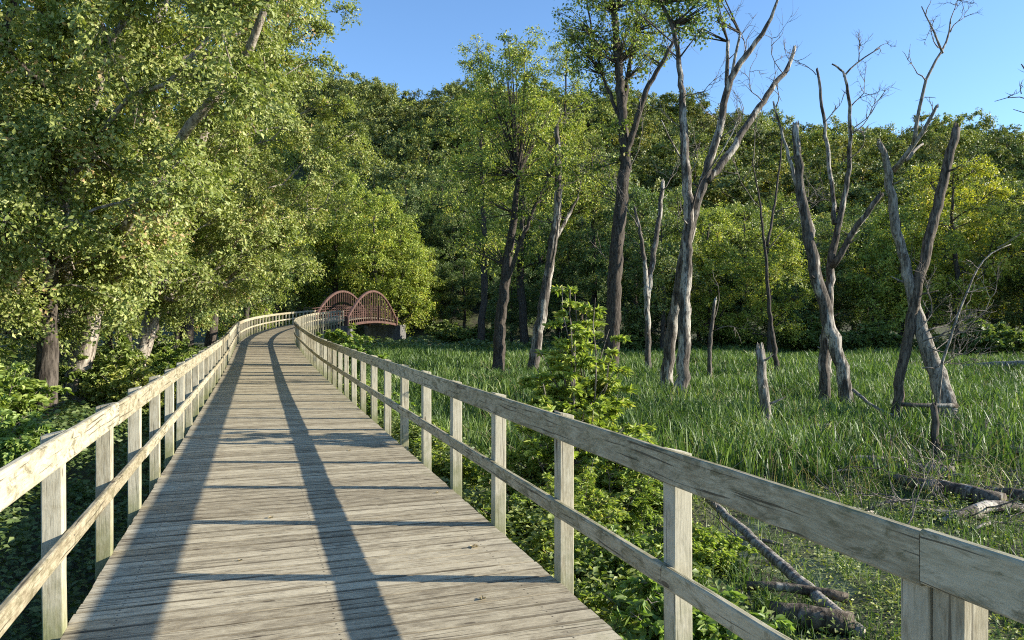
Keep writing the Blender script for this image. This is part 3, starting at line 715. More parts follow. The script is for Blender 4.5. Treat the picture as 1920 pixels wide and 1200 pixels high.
def dead_tree(stems, d, label, seed, twigs=(), name="dead_tree", mat='bark_dead', crown=None, group="bare trunks in the marsh", tint=(1, 1, 1), root_flare=True):
    rg = np.random.default_rng(seed)
    S0 = stem_pts(stems[0][0], d, stems[0][1], stems[0][2] if len(stems[0]) > 2 else None)
    base = S0[0, :3].copy()
    r = empty(name, tuple(base)); tag(r, label, "tree", group)
    for i, st in enumerate(stems):
        S = stem_pts(st[0], d, st[1], st[2] if len(st) > 2 else None)
        if i == 0 or (len(st) > 3 and st[3] == 'base'):
            e = S[0].copy(); e[2] = float(ghgt(e[0], e[1])) - .3; e[0] += (S[0, 0] - S[1, 0]) * .1; e[3] *= 1.25
            S = np.vstack([e[None], S])
        R = refine(S, rg); R[:, :3] -= base
        tb = Tubes(); tb.add(R[:, :3], R[:, 3], 12 if S[0, 3] > .06 else 7, .07, seed + i)
        # broken knots and stubs
        if S[0, 3] > .07:
            for _ in range(rg.integers(2, 5)):
                j = rg.integers(len(R) // 4, len(R) - 1); dr = norm(rg.normal(0, 1, 3) * np.array([1, 1, .3]) + np.array([0, 0, .5]))
                Ls = rg.uniform(.15, .5); tb.add(np.array([R[j, :3], R[j, :3] + dr * Ls * .5, R[j, :3] + dr * Ls + np.array([0, 0, .05])]), np.array([.3, .22, .08]) * R[j, 3], 6)
        if R[-1, 3] > .03:                     # splintered top
            for _ in range(7):
                a_ = rg.uniform(0, 6.28); o_ = np.array([math.cos(a_), math.sin(a_), 0]) * R[-1, 3] * rg.uniform(.3, .85); hh = rg.uniform(.5, 2.0) * R[-1, 3]
                tb.add(np.array([R[-1, :3] + o_ - UP * .05, R[-1, :3] + o_ * 1.05 + UP * hh * .5, R[-1, :3] + o_ * .95 + UP * hh]), np.array([.38, .26, .04]) * R[-1, 3], 5)
        tb.build("trunk" if i == 0 else "limb", M[mat], r)
    if twigs:
        for (px, py, ang, L, dep) in twigs:
            tb = Tubes(); p = at(px, py, d) - base; a = math.radians(ang)
            twig_tree(tb, rg, p, norm(np.array([math.sin(a), rg.uniform(-.4, .4), math.cos(a)])), L, .0003 * d + .010 + .003 * L, dep)
            tb.build("twig_spray", M['twig'], r)
    if crown:
        C = []; O = []
        for (px, py, ddp, rx, rz_, n) in crown['e']:
            c = at(px, py, d + ddp) - base; dv = norm(rg.normal(0, 1, (n, 3)))
            C.append(c + dv * rg.uniform(.25, 1.05, (n, 1)) * np.array([rx, rx, rz_])); O.append(dv)
        C = np.vstack(C); O = np.vstack(O)
        P, D, Nn, LL, var, t0, t1 = clumps_to_leaves(rg, C, O, np.full(len(C), crown.get('cr', .7)) * rg.uniform(.7, 1.3, len(C)), crown.get('n', 110), crown.get('L', .16), .35, 8)
        c = leaf_obj("crown", P, D, Nn, LL, .6, var, M['leaf_mid'], r); c.color = (*tint, 1)
        # branchlets to each clump from the closest stem point
        allp = np.vstack([stem_pts(s_[0], d, s_[1], s_[2] if len(s_) > 2 else None)[:, :3] for s_ in stems]) - base
        j = np.argmin(np.linalg.norm(C[:, None] - allp[None], axis=2) + 1.2 * np.maximum(0, allp[None, :, 2] - C[:, None, 2]), axis=1)
        V1, F1 = edges_tubes(allp[j], C, np.full(len(C), .035), np.full(len(C), .012), 5); V2, F2 = edges_tubes(t0, t1, np.full(len(t0), .009), np.full(len(t0), .004), 3)
        obj("branches", mesh_from("branches", np.vstack([V1, V2]), np.vstack([F1, F2 + len(V1)]), M['bark'], smooth=True), r)
    return r
dead_tree([([(1000, 690), (1012, 610), (1030, 500), (1045, 400), (1047, 300), (1044, 240)], [24, 18, 9]),
           ([(1040, 450), (1058, 420), (1072, 392), (1085, 370)], [9, 4], [0, .3, .5, .8]), ([(1030, 520), (1040, 470), (1050, 380), (1056, 345)], [5, 2], [0, -.5, -.8, -1])], 36.5,
          "slim bare trunk leaning right with a snapped top, left of the tall leafy trunk", 1,
          twigs=[(1046, 300, -35, 2.2, 2), (1045, 260, 25, 1.8, 2), (1080, 380, 20, 1.6, 1), (1044, 245, -20, 1.5, 1), (1042, 420, -60, 1.8, 1), (1047, 330, 60, 2.0, 2)])
dead_tree([([(1145, 695), (1150, 600), (1155, 480), (1165, 380), (1172, 300), (1168, 230), (1160, 120), (1150, 20), (1140, -60)], [33, 27, 20, 8]),
           ([(1170, 300), (1190, 240), (1215, 160), (1240, 120), (1262, 80)], [15, 6], [0, -.4, -.8, -1.0, -1.4]),
           ([(1168, 240), (1175, 150), (1190, 60), (1200, -40)], [12, 5], [0, .5, 1, 1.5]), ([(1165, 230), (1130, 140), (1110, 60), (1100, 0)], [8, 3], [0, .5, 1, 1.2])], 35,
          "tall dark trunk forking high up under its own tuft of green leaves", 2, mat='bark', name="half_bare_tree", tint=(1.25, 1.25, .9),
          twigs=[(1165, 380, -40, 2, 2), (1168, 330, 50, 2.2, 2), (1155, 500, -50, 1.5, 1), (1200, 200, 30, 2, 2), (1230, 140, 60, 1.8, 2)],
          crown={'e': [(1150, 60, 0, 2.3, 2.2, 60), (1200, 100, .5, 1.7, 1.8, 32), (1105, 110, 0, 1.5, 1.6, 22), (1165, -20, 0, 2.4, 1.8, 40), (1165, 250, 0, .9, 1.4, 9), (1120, 330, .5, 1.2, 1.2, 8), (1215, 30, .8, 1.6, 1.6, 20), (1095, 40, -.5, 1.4, 1.6, 18)], 'cr': .62, 'n': 62, 'L': .14})
dead_tree([([(1278, 730), (1282, 640), (1287, 520), (1292, 400), (1285, 300), (1280, 200), (1273, 110), (1262, 50), (1240, 5)], [28, 24, 19, 10, 7]),
           ([(1250, 700), (1262, 600), (1280, 500), (1300, 400), (1325, 320), (1352, 230), (1370, 140), (1400, 100), (1440, 50), (1458, 0)], [26, 22, 17, 12, 5], [1.2, 1.0, .6, .3, .2, 0, -.3, -.5, -.6, -.8], 'base'),
           ([(1325, 340), (1370, 285), (1410, 220), (1450, 160), (1480, 125), (1490, 88)], [17, 13, 7], [.2, .5, .8, 1.2, 1.5, 1.6]),
           ([(1364, 170), (1364, 120), (1365, 78)], [9, 7], [0, .2, .4]), ([(1370, 150), (1380, 100), (1388, 62)], [7, 5], [-.2, -.3, -.4]),
           ([(1280, 300), (1260, 270), (1240, 225)], [5, 2], [0, -.3, -.6]), ([(1290, 420), (1310, 340), (1345, 300), (1390, 215)], [5, 2], [0, -.4, -.8, -1.0])], 25.3,
          "tall twin trunks joined low down, with bare forks and one leafy tip", 3, name="half_bare_tree", tint=(1.2, 1.25, .9),
          twigs=[(1275, 120, -30, 1.5, 2), (1280, 180, 60, 1.2, 2), (1290, 330, 50, 1.2, 2), (1400, 105, -10, 1.3, 2), (1430, 190, -30, 1.2, 2), (1480, 125, 40, .8, 2), (1470, 140, -25, 1.4, 2), (1355, 230, -50, 1.1, 1), (1380, 130, 60, 1.0, 1), (1288, 440, -70, 1.2, 1), (1350, 260, 65, 1.5, 2), (1278, 240, -60, 1.0, 1)],
          crown={'e': [(1288, 35, 0, 1.15, 1.1, 24), (1275, -10, 0, 1.5, .8, 18), (1315, 12, 0, 1.1, .8, 14)], 'cr': .42, 'n': 44, 'L': .12})
dead_tree([([(1592, 760), (1575, 680), (1550, 590), (1525, 500), (1510, 420), (1500, 330), (1492, 235)], [27, 26, 22, 13]),
           ([(1545, 700), (1552, 600), (1555, 520), (1560, 470), (1575, 400), (1590, 340), (1597, 250), (1592, 190), (1583, 140)], [22, 18, 12, 8, 5], [.8, .7, .6, .5, .4, .3, 0, -.2, -.4], 'base'),
           ([(1565, 420), (1560, 350), (1548, 260), (1540, 190), (1532, 130)], [10, 8, 5], [.4, .8, 1.0, 1.2, 1.4]),
           ([(1560, 500), (1590, 450), (1625, 400), (1652, 365)], [14, 10], [.5, .2, -.2, -.5]),
           ([(1540, 560), (1530, 480), (1515, 400), (1488, 330), (1470, 260), (1450, 190)], [12, 9, 4], [.2, .5, .8, 1.0, 1.2, 1.3]),
           ([(1583, 142), (1600, 120), (1625, 105), (1650, 90)], [4, 2]), ([(1583, 140), (1572, 125), (1560, 120)], [5, 3])], 21.3,
          "cluster of pale leaning dead stems rising from one root, the thickest snapped off", 4,
          twigs=[(1530, 140, -20, .8, 1), (1595, 200, 40, .9, 2), (1597, 250, 60, 1.0, 2), (1590, 300, 55, 1.0, 2), (1610, 115, 20, .6, 2), (1640, 95, 60, .5, 2), (1455, 200, 10, .8, 1), (1480, 300, 50, .8, 1), (1545, 230, 40, .8, 1), (1530, 470, -70, .5, 1), (1600, 240, 80, 1.0, 2)])
dead_tree([([(1680, 775), (1690, 700), (1705, 620), (1722, 540), (1742, 450), (1762, 370), (1780, 290), (1793, 240)], [20, 20, 20, 16])], 19.2,
          "dark straight leaning dead trunk with a blunt top crossing the bleached one", 5, mat='bark_brown')
dead_tree([([(1780, 775), (1762, 710), (1735, 640), (1712, 560), (1692, 480), (1675, 410), (1668, 340), (1665, 300), (1648, 268)], [42, 29, 20, 18, 11], [0, .3, .5, .7, .8, .8, .8, .7, .6]),
           ([(1675, 320), (1700, 290), (1722, 262), (1740, 230), (1757, 198)], [12, 6], [.8, .5, .2, 0, -.2]),
           ([(1712, 272), (1720, 220), (1732, 160), (1752, 115), (1778, 80), (1782, 40)], [9, 6, 3], [.3, .1, 0, 0, .2, .3]),
           ([(1768, 100), (1758, 70), (1745, 50), (1728, 12)], [5, 2], [.1, 0, -.1, -.2]), ([(1700, 300), (1715, 280), (1730, 270)], [8, 5], [.5, .9, 1.2])], 18.6,
          "bleached twisted dead trunk with a torn base and thin branches reaching up", 6, mat='bark_bleached',
          twigs=[(1760, 90, -40, .6, 2), (1782, 45, 10, .6, 2), (1782, 60, 40, .6, 2), (1735, 30, 20, .4, 2), (1735, 150, -50, .7, 1), (1750, 210, 30, .5, 1), (1730, 640, 70, 1.0, 2), (1745, 660, 100, 1.2, 2), (1740, 650, 130, 1.0, 2), (1720, 620, 50, 1.4, 2), (1740, 620, 80, 1.6, 2), (1730, 690, 110, 1.3, 2), (1750, 640, 60, 1.7, 2)])
dead_tree([([(1762, 690), (1790, 610), (1812, 550), (1835, 500), (1862, 468), (1895, 458)], [6, 4, 2], [0, 0, .2, .4, .6, .6])], 18.2,
          "thin bare sapling arching to the right beside the torn trunk", 7, mat='bark_bleached', name="bare_sapling", twigs=[(1812, 550, 70, .6, 1), (1835, 505, -40, .4, 1), (1870, 465, 60, .5, 1), (1790, 610, 60, .5, 2)])
dead_tree([([(1758, 835), (1752, 800), (1750, 760)], [16, 12])], 14.3, "short dark rotten post-like snag in front of the torn trunk", 8, mat='bark', name="snag")
dead_tree([([(1437, 785), (1431, 720), (1425, 655)], [22, 20, 18])], 18.0, "broken upright stump standing alone in the marsh grass", 9, mat='bark_bleached', name="stump")
dead_tree([([(1330, 705), (1332, 640), (1336, 590), (1342, 560)], [10, 6])], 32.0, "short thin bare stem between the twin trunks and the upright stump", 10, name="snag", twigs=[(1338, 600, 40, 1.5, 1), (1340, 620, 60, 1.5, 1)])
dead_tree([([(1550, 700), (1549, 670), (1547, 640)], [22, 20])], 29.0, "pale stump showing just behind the cluster of dead stems", 11, mat='bark_bleached', name="stump")
dead_tree([([(1458, 700), (1450, 640), (1440, 560), (1436, 480), (1425, 380), (1410, 300)], [11, 7, 2]), ([(1438, 460), (1450, 400), (1460, 330), (1468, 240)], [6, 3], [0, .5, 1, 1.4])], 34,
          "thin bare tree standing in front of the small yellow tree", 12, twigs=[(1436, 470, 40, 2.4, 2), (1425, 390, -40, 2.5, 2), (1410, 310, 10, 2.0, 2), (1450, 400, 60, 2, 2)], mat='bark')
dead_tree([([(1215, 700), (1214, 620), (1212, 540), (1205, 460), (1190, 390)], [14, 11, 5]), ([(1214, 560), (1225, 480), (1238, 400), (1243, 340)], [13, 8], [0, .3, .6, 1])], 34,
          "forked dead trunk in the shade between the tall trunk and the twin trunks", 13, twigs=[(1205, 440, -40, 2, 2), (1240, 360, 30, 2, 2)], mat='bark_dead')
dead_tree([([(935, 690), (938, 600), (950, 500), (965, 400), (972, 330)], [26, 20, 8]), ([(945, 540), (975, 460), (1005, 380), (1030, 330)], [10, 4], [0, -.5, -1, -1.2])], 37,
          "dark trunked tree with a slanting limb under airy light green leaves", 14, mat='bark', name="leafy_tree", tint=(1.6, 1.5, 1.0), crown={'e': [(925, 330, 0, 2.3, 2.3, 34), (985, 240, .6, 2.3, 2.6, 40), (1035, 320, -.8, 1.6, 1.8, 20), (955, 150, .3, 1.5, 2.2, 24), (905, 450, .5, 1.5, 1.6, 14)], 'cr': .75, 'n': 110, 'L': .14}, twigs=[(970, 470, 20, 2, 1), (1000, 390, 40, 2, 1)])
# a far twig of an unseen tree at the right edge
dead_tree([([(1990, 560), (1975, 400), (1960, 230), (1935, 150), (1915, 120)], [14, 8, 2]), ([(1958, 220), (1930, 175), (1900, 178), (1865, 190)], [3, 1.2], [0, .1, .2, .3]), ([(1962, 240), (1930, 212), (1900, 205)], [3, 1.2])], 20,
          "bare twigs reaching in at the right edge against the sky", 15, name="bare_sapling", mat='twig', twigs=[(1915, 176, -20, .3, 1), (1890, 182, 100, .3, 1)])

# ------------------------------------------------------------------ logs and fallen branches
def log(pl, d, w, label, seed, mat='log', name="log", twigs=(), lift=0.0):
    """pl: [(px, depth, lift)] lying on the ground"""
    rg = np.random.default_rng(seed); S = []
    for px, dd, lf in pl:
        x = (px - 960) / FPX * dd; S.append([x, dd, float(ghgt(x, dd)) + lf])
    S = np.array(S); b0 = S.mean(0); r = empty(name, tuple(b0)); tag(r, label, "log" if name == "log" else "branch", "logs and branches lying in the marsh")
    S4 = np.hstack([S, np.interp(np.linspace(0, 1, len(S)), np.linspace(0, 1, len(w)), w)[:, None]])
    R = refine(S4, rg, .2, .008); R[:, :3] -= b0
    tb = Tubes(); tb.add(R[:, :3], R[:, 3], 12, .05, seed); tb.build("stem", M[mat], r)
    if twigs:
        for _ in range(twigs):
            tb = Tubes(); j = rg.integers(1, len(R)); a = rg.uniform(0, 6.28); twig_tree(tb, rg, R[j, :3], norm(np.array([math.cos(a), math.sin(a), rg.uniform(.0, .35)])), rg.uniform(.4, 1.1), .014, 1)
            tb.build("side_branch", M['twig'], r)
    return r
log([(1268, 11.4, .45), (1340, 10.0, .38), (1440, 8.2, .25), (1530, 7.2, .13), (1615, 6.5, .05)], 8, [.035, .055, .062, .068], "long bare log slanting down toward the boardwalk behind the near rail posts", 1, mat='bark_bleached')
log([(1445, 6.85, .10), (1515, 6.7, .12), (1600, 6.6, .1)], 7, [.12, .105], "short thick dark log lying under the slanting log", 2)
log([(1400, 7.4, .14), (1500, 7.3, .2), (1590, 7.1, .15)], 7, [.045, .05], "reddish thin log just above the short thick log", 3, name="log")
log([(1660, 12.6, .1), (1740, 12.0, .14), (1800, 11.4, .16), (1880, 10.9, .12)], 12, [.07, .13, .15], "dark driftwood log in the duckweed at the right", 4, twigs=3)
log([(1640, 13.4, .08), (1720, 13.2, .16), (1790, 13.0, .1)], 13, [.05, .10], "bleached branch lying behind the dark driftwood log", 5, mat='bark_bleached', twigs=5)
log([(1850, 11.8, .1), (1910, 11.2, .2), (1990, 10.9, .15)], 12, [.05, .12], "black rotten log at the right edge of the duckweed", 6, twigs=6)
log([(1215, 17.4, .22), (1290, 17.2, .3), (1400, 17.0, .26)], 17, [.09, .06], "long whitish log across the grass behind the leafy shrub", 7, mat='bark_bleached')
log([(1475, 17.8, .22), (1560, 17.7, .28)], 18, [.06, .05], "short whitish log in the grass near the upright stump", 8, mat='bark_bleached')
log([(1420, 14.2, .12), (1500, 14.3, .15), (1570, 14.0, .1)], 14, [.05, .07, .04], "dark log half sunk in the grass in the middle of the marsh", 9, twigs=3)
log([(1590, 15.3, .12), (1690, 14.4, .18), (1790, 14.1, .1)], 14, [.035, .07, .05], "crooked bleached branch lying among the sedge", 10, mat='bark_bleached', name="fallen_branch", twigs=6)
log([(1790, 15.5, .15), (1850, 14.9, .2), (1960, 14.7, .15)], 14, [.05, .09], "pale branch pile by the sedge at the right edge", 11, mat='bark_bleached', name="fallen_branch", twigs=8)
log([(1700, 10.4, .06), (1760, 10.2, .08), (1850, 10.3, .05)], 10, [.03, .06, .04], "flat weathered bark slab floating in the duckweed", 12, mat='bark_bleached', name="log", twigs=4)
log([(1560, 13.9, .10), (1640, 13.6, .2), (1735, 13.9, .12)], 14, [.05, .085, .05], "pale peeled log lying in front of the sedge, left of the driftwood", 16, mat='bark_bleached', twigs=3)
log([(1770, 9.9, .05), (1850, 10.5, .16), (1930, 10.9, .1)], 10, [.05, .09, .06], "grey peeled log at the right edge of the duckweed below the black one", 17, mat='bark_dead', twigs=3)
log([(1500, 11.0, .03), (1570, 10.6, .08), (1640, 10.7, .03)], 11, [.03, .055, .03], "short grey log half sunk in the mud above the near top rail", 18, mat='bark_dead', twigs=2)
log([(1800, 38, .4), (1860, 37, .5), (1960, 36, .7)], 37, [.12, .2], "fallen trunk in the shade at the far right of the marsh", 13, mat='bark_bleached', twigs=9)
log([(1600, 20.6, .85), (1640, 19.2, .55), (1690, 18.6, .35)], 19, [.05, .03], "thin curved branch dropping from the foot of the dead stems", 14, mat='bark_bleached', name="fallen_branch")
log([(1690, 18.1, .78), (1740, 18.0, .74), (1795, 18.0, .74)], 18, [.05, .06], "dark stick caught across the foot of the torn trunk", 15, name="fallen_branch")

_r = np.random.default_rng(77)
for i_, (px, dd, mat_, lab_) in enumerate([(1500, 12.0, 'bark_bleached', "thin pale stick lying across the mud left of the driftwood"), (1580, 13.2, 'bark_bleached', "pale forked stick lying in front of the sedge"),
        (1690, 11.2, 'twig', "grey stick poking out of the duckweed before the driftwood log"), (1780, 12.6, 'bark_bleached', "pale broken branch leaning on the driftwood log"),
        (1850, 9.6, 'bark_bleached', "pale stick lying on the duckweed below the right end of the rail"), (1400, 9.4, 'twig', "thin grey stick lying beside the slanting log"),
        (1640, 9.2, 'twig', "dark stick half sunk in the mud under the top rail"), (1880, 13.4, 'bark_bleached', "bleached branch at the foot of the sedge at the right edge"),
        (1330, 13.6, 'bark_bleached', "short pale stick in the grass above the top rail")]):
    L_ = _r.uniform(20, 70); log([(px - L_, dd + _r.uniform(-.4, .4), .05), (px, dd, .12), (px + L_, dd + _r.uniform(-.5, .5), .07)], dd, [.012, .032, .018], lab_, 50 + i_, mat=mat_, name="fallen_branch", twigs=2)

# ------------------------------------------------------------------ marsh sedge
def blades(name, X, Y, H, Wd, mat, rg, lean=.35, label_kind="stuff"):
    n = len(X); Z = ghgt(X, Y) - .03; a = rg.uniform(0, 6.28, n); b = rg.uniform(0, 6.28, n)
    P = np.stack([X, Y, Z], -1); Wv = np.stack([np.cos(a), np.sin(a), 0 * a], -1) * Wd[:, None] * .5
    ld = np.stack([np.cos(b), np.sin(b), 0 * b], -1) * (H * rg.uniform(.05, lean * 2, n) )[:, None]
    m1 = P + ld * .18 + UP * (H * .5)[:, None]; m2 = P + ld * .55 + UP * (H * .83)[:, None]; tp = P + ld * 1.1 + UP * (H * rg.uniform(.8, 1.05, n))[:, None]
    V = np.stack([P - Wv, P + Wv, m1 - Wv * .9, m1 + Wv * .9, m2 - Wv * .55, m2 + Wv * .55, tp], 1).reshape(-1, 3)
    i = np.arange(n)[:, None] * 7
    F = np.concatenate([i + [[0, 1, 3]], i + [[0, 3, 2]], i + [[2, 3, 5]], i + [[2, 5, 4]], i + [[4, 5, 6]]], 0)
    var = np.clip(rg.beta(2, 2.4, n) + .2 * np.sin(X * .9 + np.sin(Y)) * np.sin(Y * .7), 0, 1)
    o = obj(name, mesh_from(name, V, F, mat, point_attr={"var": np.repeat(var, 7)})); tag(o, kind="stuff"); return o
rg = np.random.default_rng(21)
def scatter(n, y0, y1, pxa, pxb, dens):
    u = rg.uniform(0, 1, n); y = (y0 ** 0.6 + u * (y1 ** 0.6 - y0 ** 0.6)) ** (1 / .6); px = rg.uniform(pxa, pxb, n); x = (px - 960) / FPX * y
    # gather into tussocks
    k = rg.uniform(0, 1, n) < .8
    cx = np.round(x / .33) * .33 + .11 * np.sin(np.round(y / .33) * 12.9 + np.round(x / .33) * 78.2); cy = np.round(y / .33) * .33 + .11 * np.sin(np.round(x / .33) * 39.3 + np.round(y / .33) * 11.1)
    x = np.where(k, cx + rg.normal(0, .075, n), x); y = np.where(k, cy + rg.normal(0, .075, n), y)
    keep = dens(x, y); return x[keep], y[keep]
def patch(x, y): return .5 + .25 * np.sin(x * .55 + 1.3 * np.sin(y * .31)) + .25 * np.sin(y * .8 + 1.7 * np.sin(x * .43 + 1))
def d_far(x, y):
    edge = np.interp(y, _Y, _X, right=-17) + 2.4
    open_ = np.maximum(smooth(16.2, 12.6, y - 1.2 * np.sin(x * .7)) * .95, .8 * smooth(.62, .8, .5 + .5 * np.sin(x * .8 + 2 * np.sin(y * .35)) * np.sin(y * .6 + 1.5 * np.sin(x * .3))) * (y < 24))
    return (x > edge) & (rg.uniform(0, 1, len(x)) < (1 - open_) * (.62 + .38 * patch(x, y)))
x, y = scatter(245000, 11.0, 66, 640, 2480, d_far)
Hh = rg.uniform(.3, .80, len(x)) * (.62 + .5 * patch(x, y)) * np.interp(y, [12, 16, 30], [.6, 1.1, 1.25])
blades("marsh_grass", x, y, Hh, np.interp(y, [10, 25, 65], [.018, .036, .075]) * rg.uniform(.7, 1.3, len(x)), M['grass'], rg)
x, y = scatter(3800, 11.5, 50, 900, 2040, lambda x, y: (x > path_x(y) + 3.2))
blades("dead_stalks", x, y, rg.uniform(.3, .85, len(x)), np.interp(y, [10, 50], [.010, .04]), M['dryleaf'], rg, .8)
x, y = scatter(9000, 12.5, 30, 1000, 2040, lambda x, y: (x > path_x(y) + 3.5) & (patch(x * 1.3, y * 1.3) > .45))
blades("tall_sedge", x, y, rg.uniform(.55, .95, len(x)), rg.uniform(.020, .036, len(x)), M['grass'], rg, .3)
x, y = scatter(36000, 5.0, 14.5, 1180, 2600, lambda x, y: (x > path_x(y) + 2.6) & (rg.uniform(0, 1, len(x)) < .25 + .5 * (patch(x * 2.5, y * 2.5) > .55)))
blades("short_grass", x, y, rg.uniform(.1, .34, len(x)), rg.uniform(.007, .014, len(x)), M['grass'], rg, .5)

# ------------------------------------------------------------------ leafy ground cover
def cover(name, X, Y, top, n_each, L, mat, tint=(1, 1, 1), wr=.55, shape='diamond'):
    n = len(X); X = np.repeat(X, n_each); Y = np.repeat(Y, n_each)
    X = X + rg.normal(0, .13, len(X)); Y = Y + rg.normal(0, .13, len(Y))
    Z = ghgt(X, Y); h = top(X, Y) - Z; Z = Z + h * (1 - rg.uniform(0, 1, len(X)) ** 2.2 * .8) + rg.normal(0, .06, len(X))
    P = np.stack([X, Y, Z], -1); a = rg.uniform(0, 6.28, len(X)); D = np.stack([np.cos(a), np.sin(a), rg.uniform(-.5, .5, len(X))], -1)
    Nn = rg.normal(0, .5, P.shape) + np.array([.15, -.1, 1.0]); var = np.clip(rg.beta(2, 2, len(X)) + .1 * np.sin(X * 1.9 + Y), 0, 1)
    LL = L(X, Y) * rg.uniform(.6, 1.3, len(X))
    o = leaf_obj(name, P, D, Nn, LL, wr, var, mat, None, shape); o.color = (*tint, 1); tag(o, kind="stuff"); return o
# left of the boardwalk
n = 9500; u = rg.uniform(0, 1, n); y = 2.2 + 46 * u ** 1.5; off = -1.75 - rg.uniform(0, 1, n) * (2.2 + y * .75)
x = path_x(y) + off
def top_left(X, Y):
    o = np.interp(Y, _Y, _X) - X
    return -1.0 + .95 * smooth(1.5, 4.2, o) * (.75 + .35 * np.sin(X * 1.1 + .5 * Y) * np.sin(Y * .8)) + .10 * np.sin(X * 3.3) * np.sin(Y * 2.9)
cover("ground_cover", x, y, top_left, 13, lambda X, Y: np.interp(Y, [3, 10, 45], [.075, .10, .2]), M['leaf_cover'])
# right bank below the railing
n = 2600; y = rg.uniform(.8, 30, n) ** 1.0; off = 1.6 + np.abs(rg.normal(0, 1.0, n)); x = path_x(y) + off
def top_right(X, Y):
    o = X - np.interp(Y, _Y, _X) - 1.5
    return -1.1 + .62 * smooth(-.1, .9, o) * smooth(3.2, 1.2, o) * (.7 + .4 * np.sin(X * 2.1 + Y * 1.7)) + .08 * np.sin(Y * 5)
cover("bank_cover", x, y, top_right, 15, lambda X, Y: np.interp(Y, [2, 8, 30], [.06, .08, .14]), M['leaf_cover'], (1.3, 1.2, 1))
n = 1900; px = rg.uniform(1250, 2400, n); y = rg.uniform(5.5, 15, n); x = (px - 960) / FPX * y
k = np.sin(x * 2.3 + 1.7 * np.sin(y * 1.9)) * np.sin(y * 2.7 + x) > -.15; x, y = x[k], y[k]
cover("low_marsh_plants", x, y, lambda X, Y: ghgt(X, Y) + .07 + .09 * np.sin(X * 3 + Y) ** 2, 22, lambda X, Y: .045 + 0 * X, M['leaf_cover'], (1.7, 1.45, 1.0))
# far shaded edges
n = 2600; px = rg.uniform(640, 2040, n); y = rg.uniform(60, 84, n); x = (px - 960) / FPX * y
cover("far_undergrowth", x, y, lambda X, Y: ghgt(X, Y) + .5 + .5 * np.sin(X * .5) ** 2, 9, lambda X, Y: .3 + 0 * X, M['leaf_cover'])

# ------------------------------------------------------------------ shrubs
def shrub_mesh(seed, H, Wd, n_stem, n_leaf, L, droop=.5, wr=.42, spread=1.0, mat='leaf_shrub', taper=.45):
    """upright arching stems with pairs of leaves, compound-leaf look"""
    rg = np.random.default_rng(seed); tb = []; P = []; D = []; Nn = []; var = []; LL = []
    e0 = []; e1 = []; r0 = []; r1 = []
    for i in range(n_stem):
        a = rg.uniform(0, 6.28); out = rg.uniform(.05, 1) ** .7 * Wd * spread; h = H * (1 - taper * (out / Wd) ** 1.3) * rg.uniform(.70, 1.06)
        b = np.array([rg.normal(0, .1 * Wd), rg.normal(0, .1 * Wd), -.1]); q = np.linspace(0, 1, 9)
        tip = np.array([math.cos(a) * out, math.sin(a) * out, h])
        pts = b + (tip - b) * q[:, None] ** np.array([1.5, 1.5, .85]) + rg.normal(0, .02, (9, 3)) * q[:, None]
        e0.append(pts[:-1]); e1.append(pts[1:]); rr = .012 * H / 2 * (1.05 - q) + .003; r0.append(rr[:-1]); r1.append(rr[1:])
        # side shoots
        for j in range(9):
            if q[j] < .18: continue
            for s_ in range(2):
                b2 = rg.uniform(0, 6.28); d2 = norm(np.array([math.cos(b2), math.sin(b2), rg.uniform(.0, .7)])); ls = Wd * rg.uniform(.18, .42) * (1.15 - .55 * q[j])
                m_ = max(3, int(n_leaf / (n_stem * 14))); w_j = rg.uniform(0, 1); pj = pts[j] * w_j + pts[j - 1] * (1 - w_j)
                u = np.linspace(.25, 1, m_)[:, None]
                pp = pj + d2 * ls * u - UP * (droop * ls * u ** 2)
                e0.append(np.vstack([pj[None], pp[:-1]])); e1.append(pp); r0.append(np.full(m_, .004)); r1.append(np.full(m_, .003))
                sd = norm(np.cross(d2, UP))
                for sg in (-1, 1):
                    P.append(pp); dd = d2 * .75 + sd * sg * .8 + rg.normal(0, .42, pp.shape); dd[:, 2] -= droop * .5; D.append(dd)
                    Nn.append(UP * .7 + rg.normal(0, .6, pp.shape)); var.append(np.clip(rg.beta(2, 2, m_) * .8 + .25 * q[j], 0, 1)); LL.append(L * rg.uniform(.65, 1.2, m_))
    V, F = edges_tubes(np.vstack(e0), np.vstack(e1), np.concatenate(r0), np.concatenate(r1), 4)
    st = mesh_from("stems", V, F, M['twig'])
    V, F, a = leaf_arrays(np.vstack(P), np.vstack(D), np.vstack(Nn), np.concatenate(LL), wr, np.concatenate(var), 'lance')
    return st, mesh_from("leaves", V, F, M[mat], point_attr={"var": a})
def shrub(meshes, x, y, label, sc=1, rz=0, tint=(1, 1, 1), z=None, group="shrubs beside the boardwalk"):
    r = empty("shrub", (x, y, float(ghgt(x, y)) if z is None else z), rz); r.scale = (sc,) * 3; tag(r, label, "shrub", group)
    obj("stems", meshes[0], r); l = obj("leaves", meshes[1], r); l.color = (*tint, 1)
tall = shrub_mesh(401, 2.95, 1.1, 44, 17500, .095, droop=.3, wr=.38, taper=.78)
shrub(tall, .95, 10.3, "tall bright green leafy shrub rising above the rail in the middle of the view", 1.18, 0.3, (1.1, 1.05, .95))
wide = shrub_mesh(402, 1.75, 1.3, 26, 4800, .10, wr=.36)
low = shrub_mesh(403, 1.15, .95, 26, 4200, .10)
low2 = shrub_mesh(404, 1.05, 1.0, 24, 3600, .115, wr=.5)
